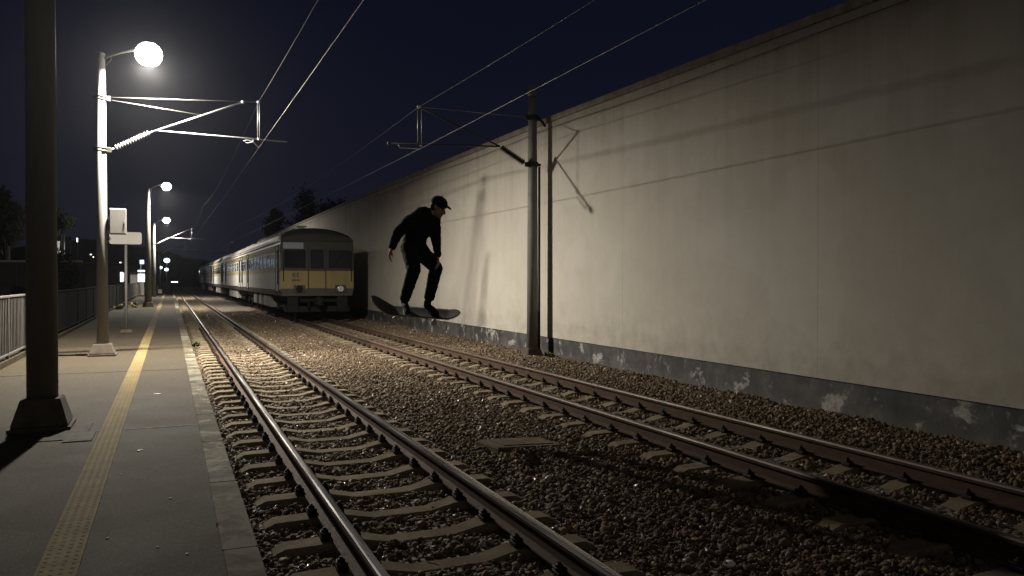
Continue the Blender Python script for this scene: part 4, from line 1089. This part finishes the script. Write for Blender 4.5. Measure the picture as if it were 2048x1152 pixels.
for k, (px, py, q) in enumerate(((312,788,.040),(276,902,.026),(339,998,.013),(212,1078,.011),(372,1110,.010),(313,1096,.009),(240,950,.008),(402,930,.008))):  # specular glints of the asphalt painted as flat white discs
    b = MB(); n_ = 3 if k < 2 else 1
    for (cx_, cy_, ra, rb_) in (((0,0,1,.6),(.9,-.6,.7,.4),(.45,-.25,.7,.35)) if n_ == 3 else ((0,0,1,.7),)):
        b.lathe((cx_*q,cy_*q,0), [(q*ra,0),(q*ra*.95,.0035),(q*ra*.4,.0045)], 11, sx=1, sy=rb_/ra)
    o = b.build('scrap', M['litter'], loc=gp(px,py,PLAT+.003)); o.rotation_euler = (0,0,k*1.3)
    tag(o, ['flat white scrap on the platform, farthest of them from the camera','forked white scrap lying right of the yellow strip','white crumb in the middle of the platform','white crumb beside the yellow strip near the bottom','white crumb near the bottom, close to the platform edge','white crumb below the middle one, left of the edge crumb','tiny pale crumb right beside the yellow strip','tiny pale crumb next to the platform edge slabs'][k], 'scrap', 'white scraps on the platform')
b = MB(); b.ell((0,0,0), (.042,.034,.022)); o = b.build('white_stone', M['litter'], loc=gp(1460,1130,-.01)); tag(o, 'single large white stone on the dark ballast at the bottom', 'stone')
p_ = gp(1068,722,.03); b = MB(); b.tube([p_-UX*.12, p_+Vector((0,0,.03)), p_+UX*.35], [.03,.035,.025], 8); tag(b.build('kerb_fragment', M['base_block']), 'long pale concrete fragment lying at the catenary post foot', 'rubble')

# ------------------------------------------------------------------ far background, left
def house(name, label, px0, px1, topy, d, depth, mat, wins=(), cat='building', roof=True, grp=None, z0=-.3):
    a = far_point(px0, 559, d); c = far_point(px1, 559, d); W = (c-a).length; top = CAMZ+(559-topy)/1600*d
    t = thing(name, label, cat, ((a.x+c.x)/2,(a.y+c.y)/2,z0), -math.atan2((a.x+c.x)/2,(a.y+c.y)/2), grp)
    H = top-z0; b = MB(); b.box((0,depth/2,H/2), (W,depth,H)); b.build('walls', mat, t)
    if roof: b = MB(); b.box((0,depth/2,H+.12), (W+.5,depth+.5,.22), bev=.03); b.build('roof', M['roof_bg'], t)
    for px, py, w_, h_, mt in wins:
        b = MB(); x = (px-(px0+px1)/2)/1600*d; z = CAMZ+(559-py)/1600*d-z0
        b.box((0,0,0), (w_+.1,.08,h_+.1), 1); b.box((0,-.02,0), (w_,.08,h_), 0); b.build('window', [M[mt], M['dark_bg']], t, loc=(x,-.02,z))
    return t
gw = thing('garden_wall', 'pale panelled garden wall at the left edge beyond the fence', 'wall', tuple(far_point(20,559,36).xy)+(-.3,), -TH)
b = MB(); Hh = CAMZ+.78+.3
for k in range(7): b.box((-3.0+k*.95, 0, Hh/2), (.93,.12,Hh)); 
b.build('panels', M['wall_bg'], gw)
b = MB(); b.box((-.2,0,Hh+.04), (6.9,.2,.09), bev=.01); b.build('cap', M['coping'], gw)
house('house', 'dark house with three dimly lit windows behind the slim tree', 95, 135, 478, 75, 8, M['dark_bg'], [(110,497,.35,1.0,'dim_glow'),(117,495,.35,1.2,'dim_glow'),(125,495,.3,1.2,'dim_glow')], grp='buildings beyond the fence')
house('warehouse', 'wide low dark building behind the near lamp post', 176, 262, 531, 95, 14, M['wall_bg'], [(166+14,552,.01,.01,'dim_glow')] if 0 else [], grp='buildings beyond the fence')
house('shed', 'small pale shed with a lit edge behind the sign post', 262, 287, 548, 82, 4, M['sign_white'], [(283,552,.75,1.2,'white_glow')], grp='buildings beyond the fence')
house('kiosk', 'narrow dark kiosk with one bright slit window left of the sign post', 240, 257, 540, 84, 4, M['dark_bg'], [(244,554,.28,1.0,'white_glow'),(250,554,.35,.9,'dim_glow')], roof=False, grp='buildings beyond the fence')
# far hill
b = MB(); rs = random.Random(5); nh = 60; vs = []
for i in range(nh+1):
    px = -140+i*17; 
    topy = 505-28*math.exp(-((px-190)/90)**2)-16*math.exp(-((px+20)/80)**2)+10*min(1,max(0,(px-330)/120))*3.2+rs.uniform(-3,3)
    p0 = far_point(px, topy, 210); p1 = far_point(px, 559, 420)
    vs += [(far_point(px,559,190).x, far_point(px,559,190).y, -.35), tuple(p0), (p1.x,p1.y,p0.z+6)]
b.add(vs, [[i*3+k,(i+1)*3+k,(i+1)*3+k+1,i*3+k+1] for i in range(nh) for k in range(2)])
tag(b.build('hill', M['dark_bg']), kind='structure')
# distant lit lamps and signs
def far_lamp(label, px, py, d, w_, h_, mt, grp='distant lights', name='distant_lamp', cat='lamp', col=None):
    p = far_point(px, py, d); z0 = -.3; t = thing(name, label, cat, (p.x,p.y,z0), -TH, grp)
    b = MB(); b.tube([(0,.1,0),(0,.1,p.z-z0)], .05, 6); b.build('post', M['dark_pole'], t)
    b = MB(); b.box((0,0,p.z-z0), (w_,.12,h_), bev=min(w_,h_)*.2); b.build('lamp_panel', M[mt], t)
for a in (('bright short lamp on the hill left of the near lamp post',141,477,180,.62,.26,'warm_glow'),('upright lit slit on the hill next to the short lamp',155,480,180,.25,.9,'white_glow'),
    ('small pale light on the dark hill just left of the near lamp post',182,509,180,.35,.2,'white_glow'),('tiny light lowest of the two beside the near lamp post',187,514,180,.25,.2,'warm_glow'),
    ('small warm light right of the near lamp post',241,525,150,.3,.18,'warm_glow'),
    ('faint far light above the vanishing tracks',349,533,230,.3,.25,'warm_glow'),('far light between the tracks and the train',364,545,230,.35,.3,'warm_glow'),('far white light close to the tail of the train',387,546,230,.5,.4,'white_glow'),
    ('far low white light at the end of the tracks',375,561,200,.5,.25,'white_glow'),('wide low lights beyond the platform end',349,564,190,1.6,.2,'white_glow')): far_lamp(*a)
far_lamp('narrow blue lit sign seen left of the near lamp post', 132, 517, 120, .35, 1.1, 'blue_lamp', None, 'lit_sign', 'sign')
def globe(label, px, py, d, r, mt, base):
    p = far_point(px, py, d); t = thing('platform_lamp', label, 'lamp', (p.x,p.y,base), 0, 'bluish lamps at the platform end')
    b = MB(); b.tube([(0,0,0),(0,0,p.z-base-r*.7)], .045, 8); b.build('post', M['dark_pole'], t)
    b = MB(); b.lathe((0,0,p.z-base), [(r*.3,-r*.75),(r*.85,-r*.45),(r,0),(r*.85,r*.45),(r*.3,r*.75)], 18); b.build('lamp_globe', M[mt], t)
globe('large bluish lit globe lamp at the far end of the platform', 334, 521, 106, .36, 'blue_lamp', PLAT)
globe('smaller white lit globe lamp below the large bluish one', 333, 539, 100, .25, 'white_glow', PLAT)
globe('bluish globe lamp beside the farthest thin post', 321, 535, 108, .22, 'blue_lamp', PLAT)
p = far_point(284, 524, 78); t = thing('blue_sign', 'small lit blue sign on a thin post left of the second lamp post', 'sign', (p.x,p.y,-.3), -TH)
b = MB(); b.tube([(-.14,.06,0),(-.14,.06,p.z+.4)], .035, 8); b.build('post', M['galv'], t)
b = MB(); b.box((0,0,p.z+.3), (.40,.06,.40), bev=.02); b.build('sign_panel', M['blue_sign'], t)
b = MB(); b.tube([(-.1,-.035,p.z+.18),(-.1,-.035,p.z+.42),(.08,-.035,p.z+.2),(.08,-.035,p.z+.42)], .02, 6); b.build('sign_mark', M['white_glow'], t)
# bins / shelter at the platform end
p = far_point(332, 577, 96); t = thing('litter_bin', 'black box-shaped litter bin at the far end of the platform', 'litter bin', (p.x,p.y,PLAT), 0)
b = MB(); b.box((0,0,.60), (.80,.7,1.15), bev=.05); b.build('bin_body', M['bin_black'], t); b = MB(); b.box((0,0,1.22), (.88,.78,.10), bev=.03); b.build('lid', M['bin_black'], t)
p = far_point(320, 577, 92); t = thing('bench', 'small pale bench left of the black bin', 'bench', (p.x,p.y,PLAT), 0)
b = MB(); b.box((0,0,.46), (.45,1.5,.06), bev=.01); b.build('seat', M['galv'], t)
l0 = None
for q in (-.6,.6): b = MB(); b.box((0,q,.22), (.40,.06,.42)); b.build('leg', M['galv'], t)
b = MB(); b.box((-.24,0,.75), (.05,1.5,.35), bev=.01); b.build('backrest', M['galv'], t)

# ------------------------------------------------------------------ night air
HAZE = 0.0003
if HAZE:
    b = MB(); b.box((0,0,0), (600,640,60)); o = b.build('haze', None, loc=(60,200,28.6)); o.data.materials.clear()
    hm = bpy.data.materials.new('night_haze'); hm.use_nodes = True; t_ = hm.node_tree; t_.nodes.clear()
    ou = t_.nodes.new('ShaderNodeOutputMaterial'); pv = t_.nodes.new('ShaderNodeVolumePrincipled')
    pv.inputs['Color'].default_value = (.9,.92,.97,1); pv.inputs['Density'].default_value = HAZE; pv.inputs['Anisotropy'].default_value = .90
    t_.links.new(pv.outputs[0], ou.inputs['Volume']); o.data.materials.append(hm); tag(o, kind='stuff')

# ------------------------------------------------------------------ render settings
S.view_settings.view_transform = 'Standard'; S.view_settings.look = 'None'; S.view_settings.exposure = 0; S.view_settings.gamma = 1
S.render.engine = 'CYCLES'
S.cycles.use_denoising = True
S.cycles.max_bounces = 6; S.cycles.volume_bounces = 0; S.cycles.sample_clamp_indirect = 4; S.cycles.caustics_reflective = False; S.cycles.caustics_refractive = False
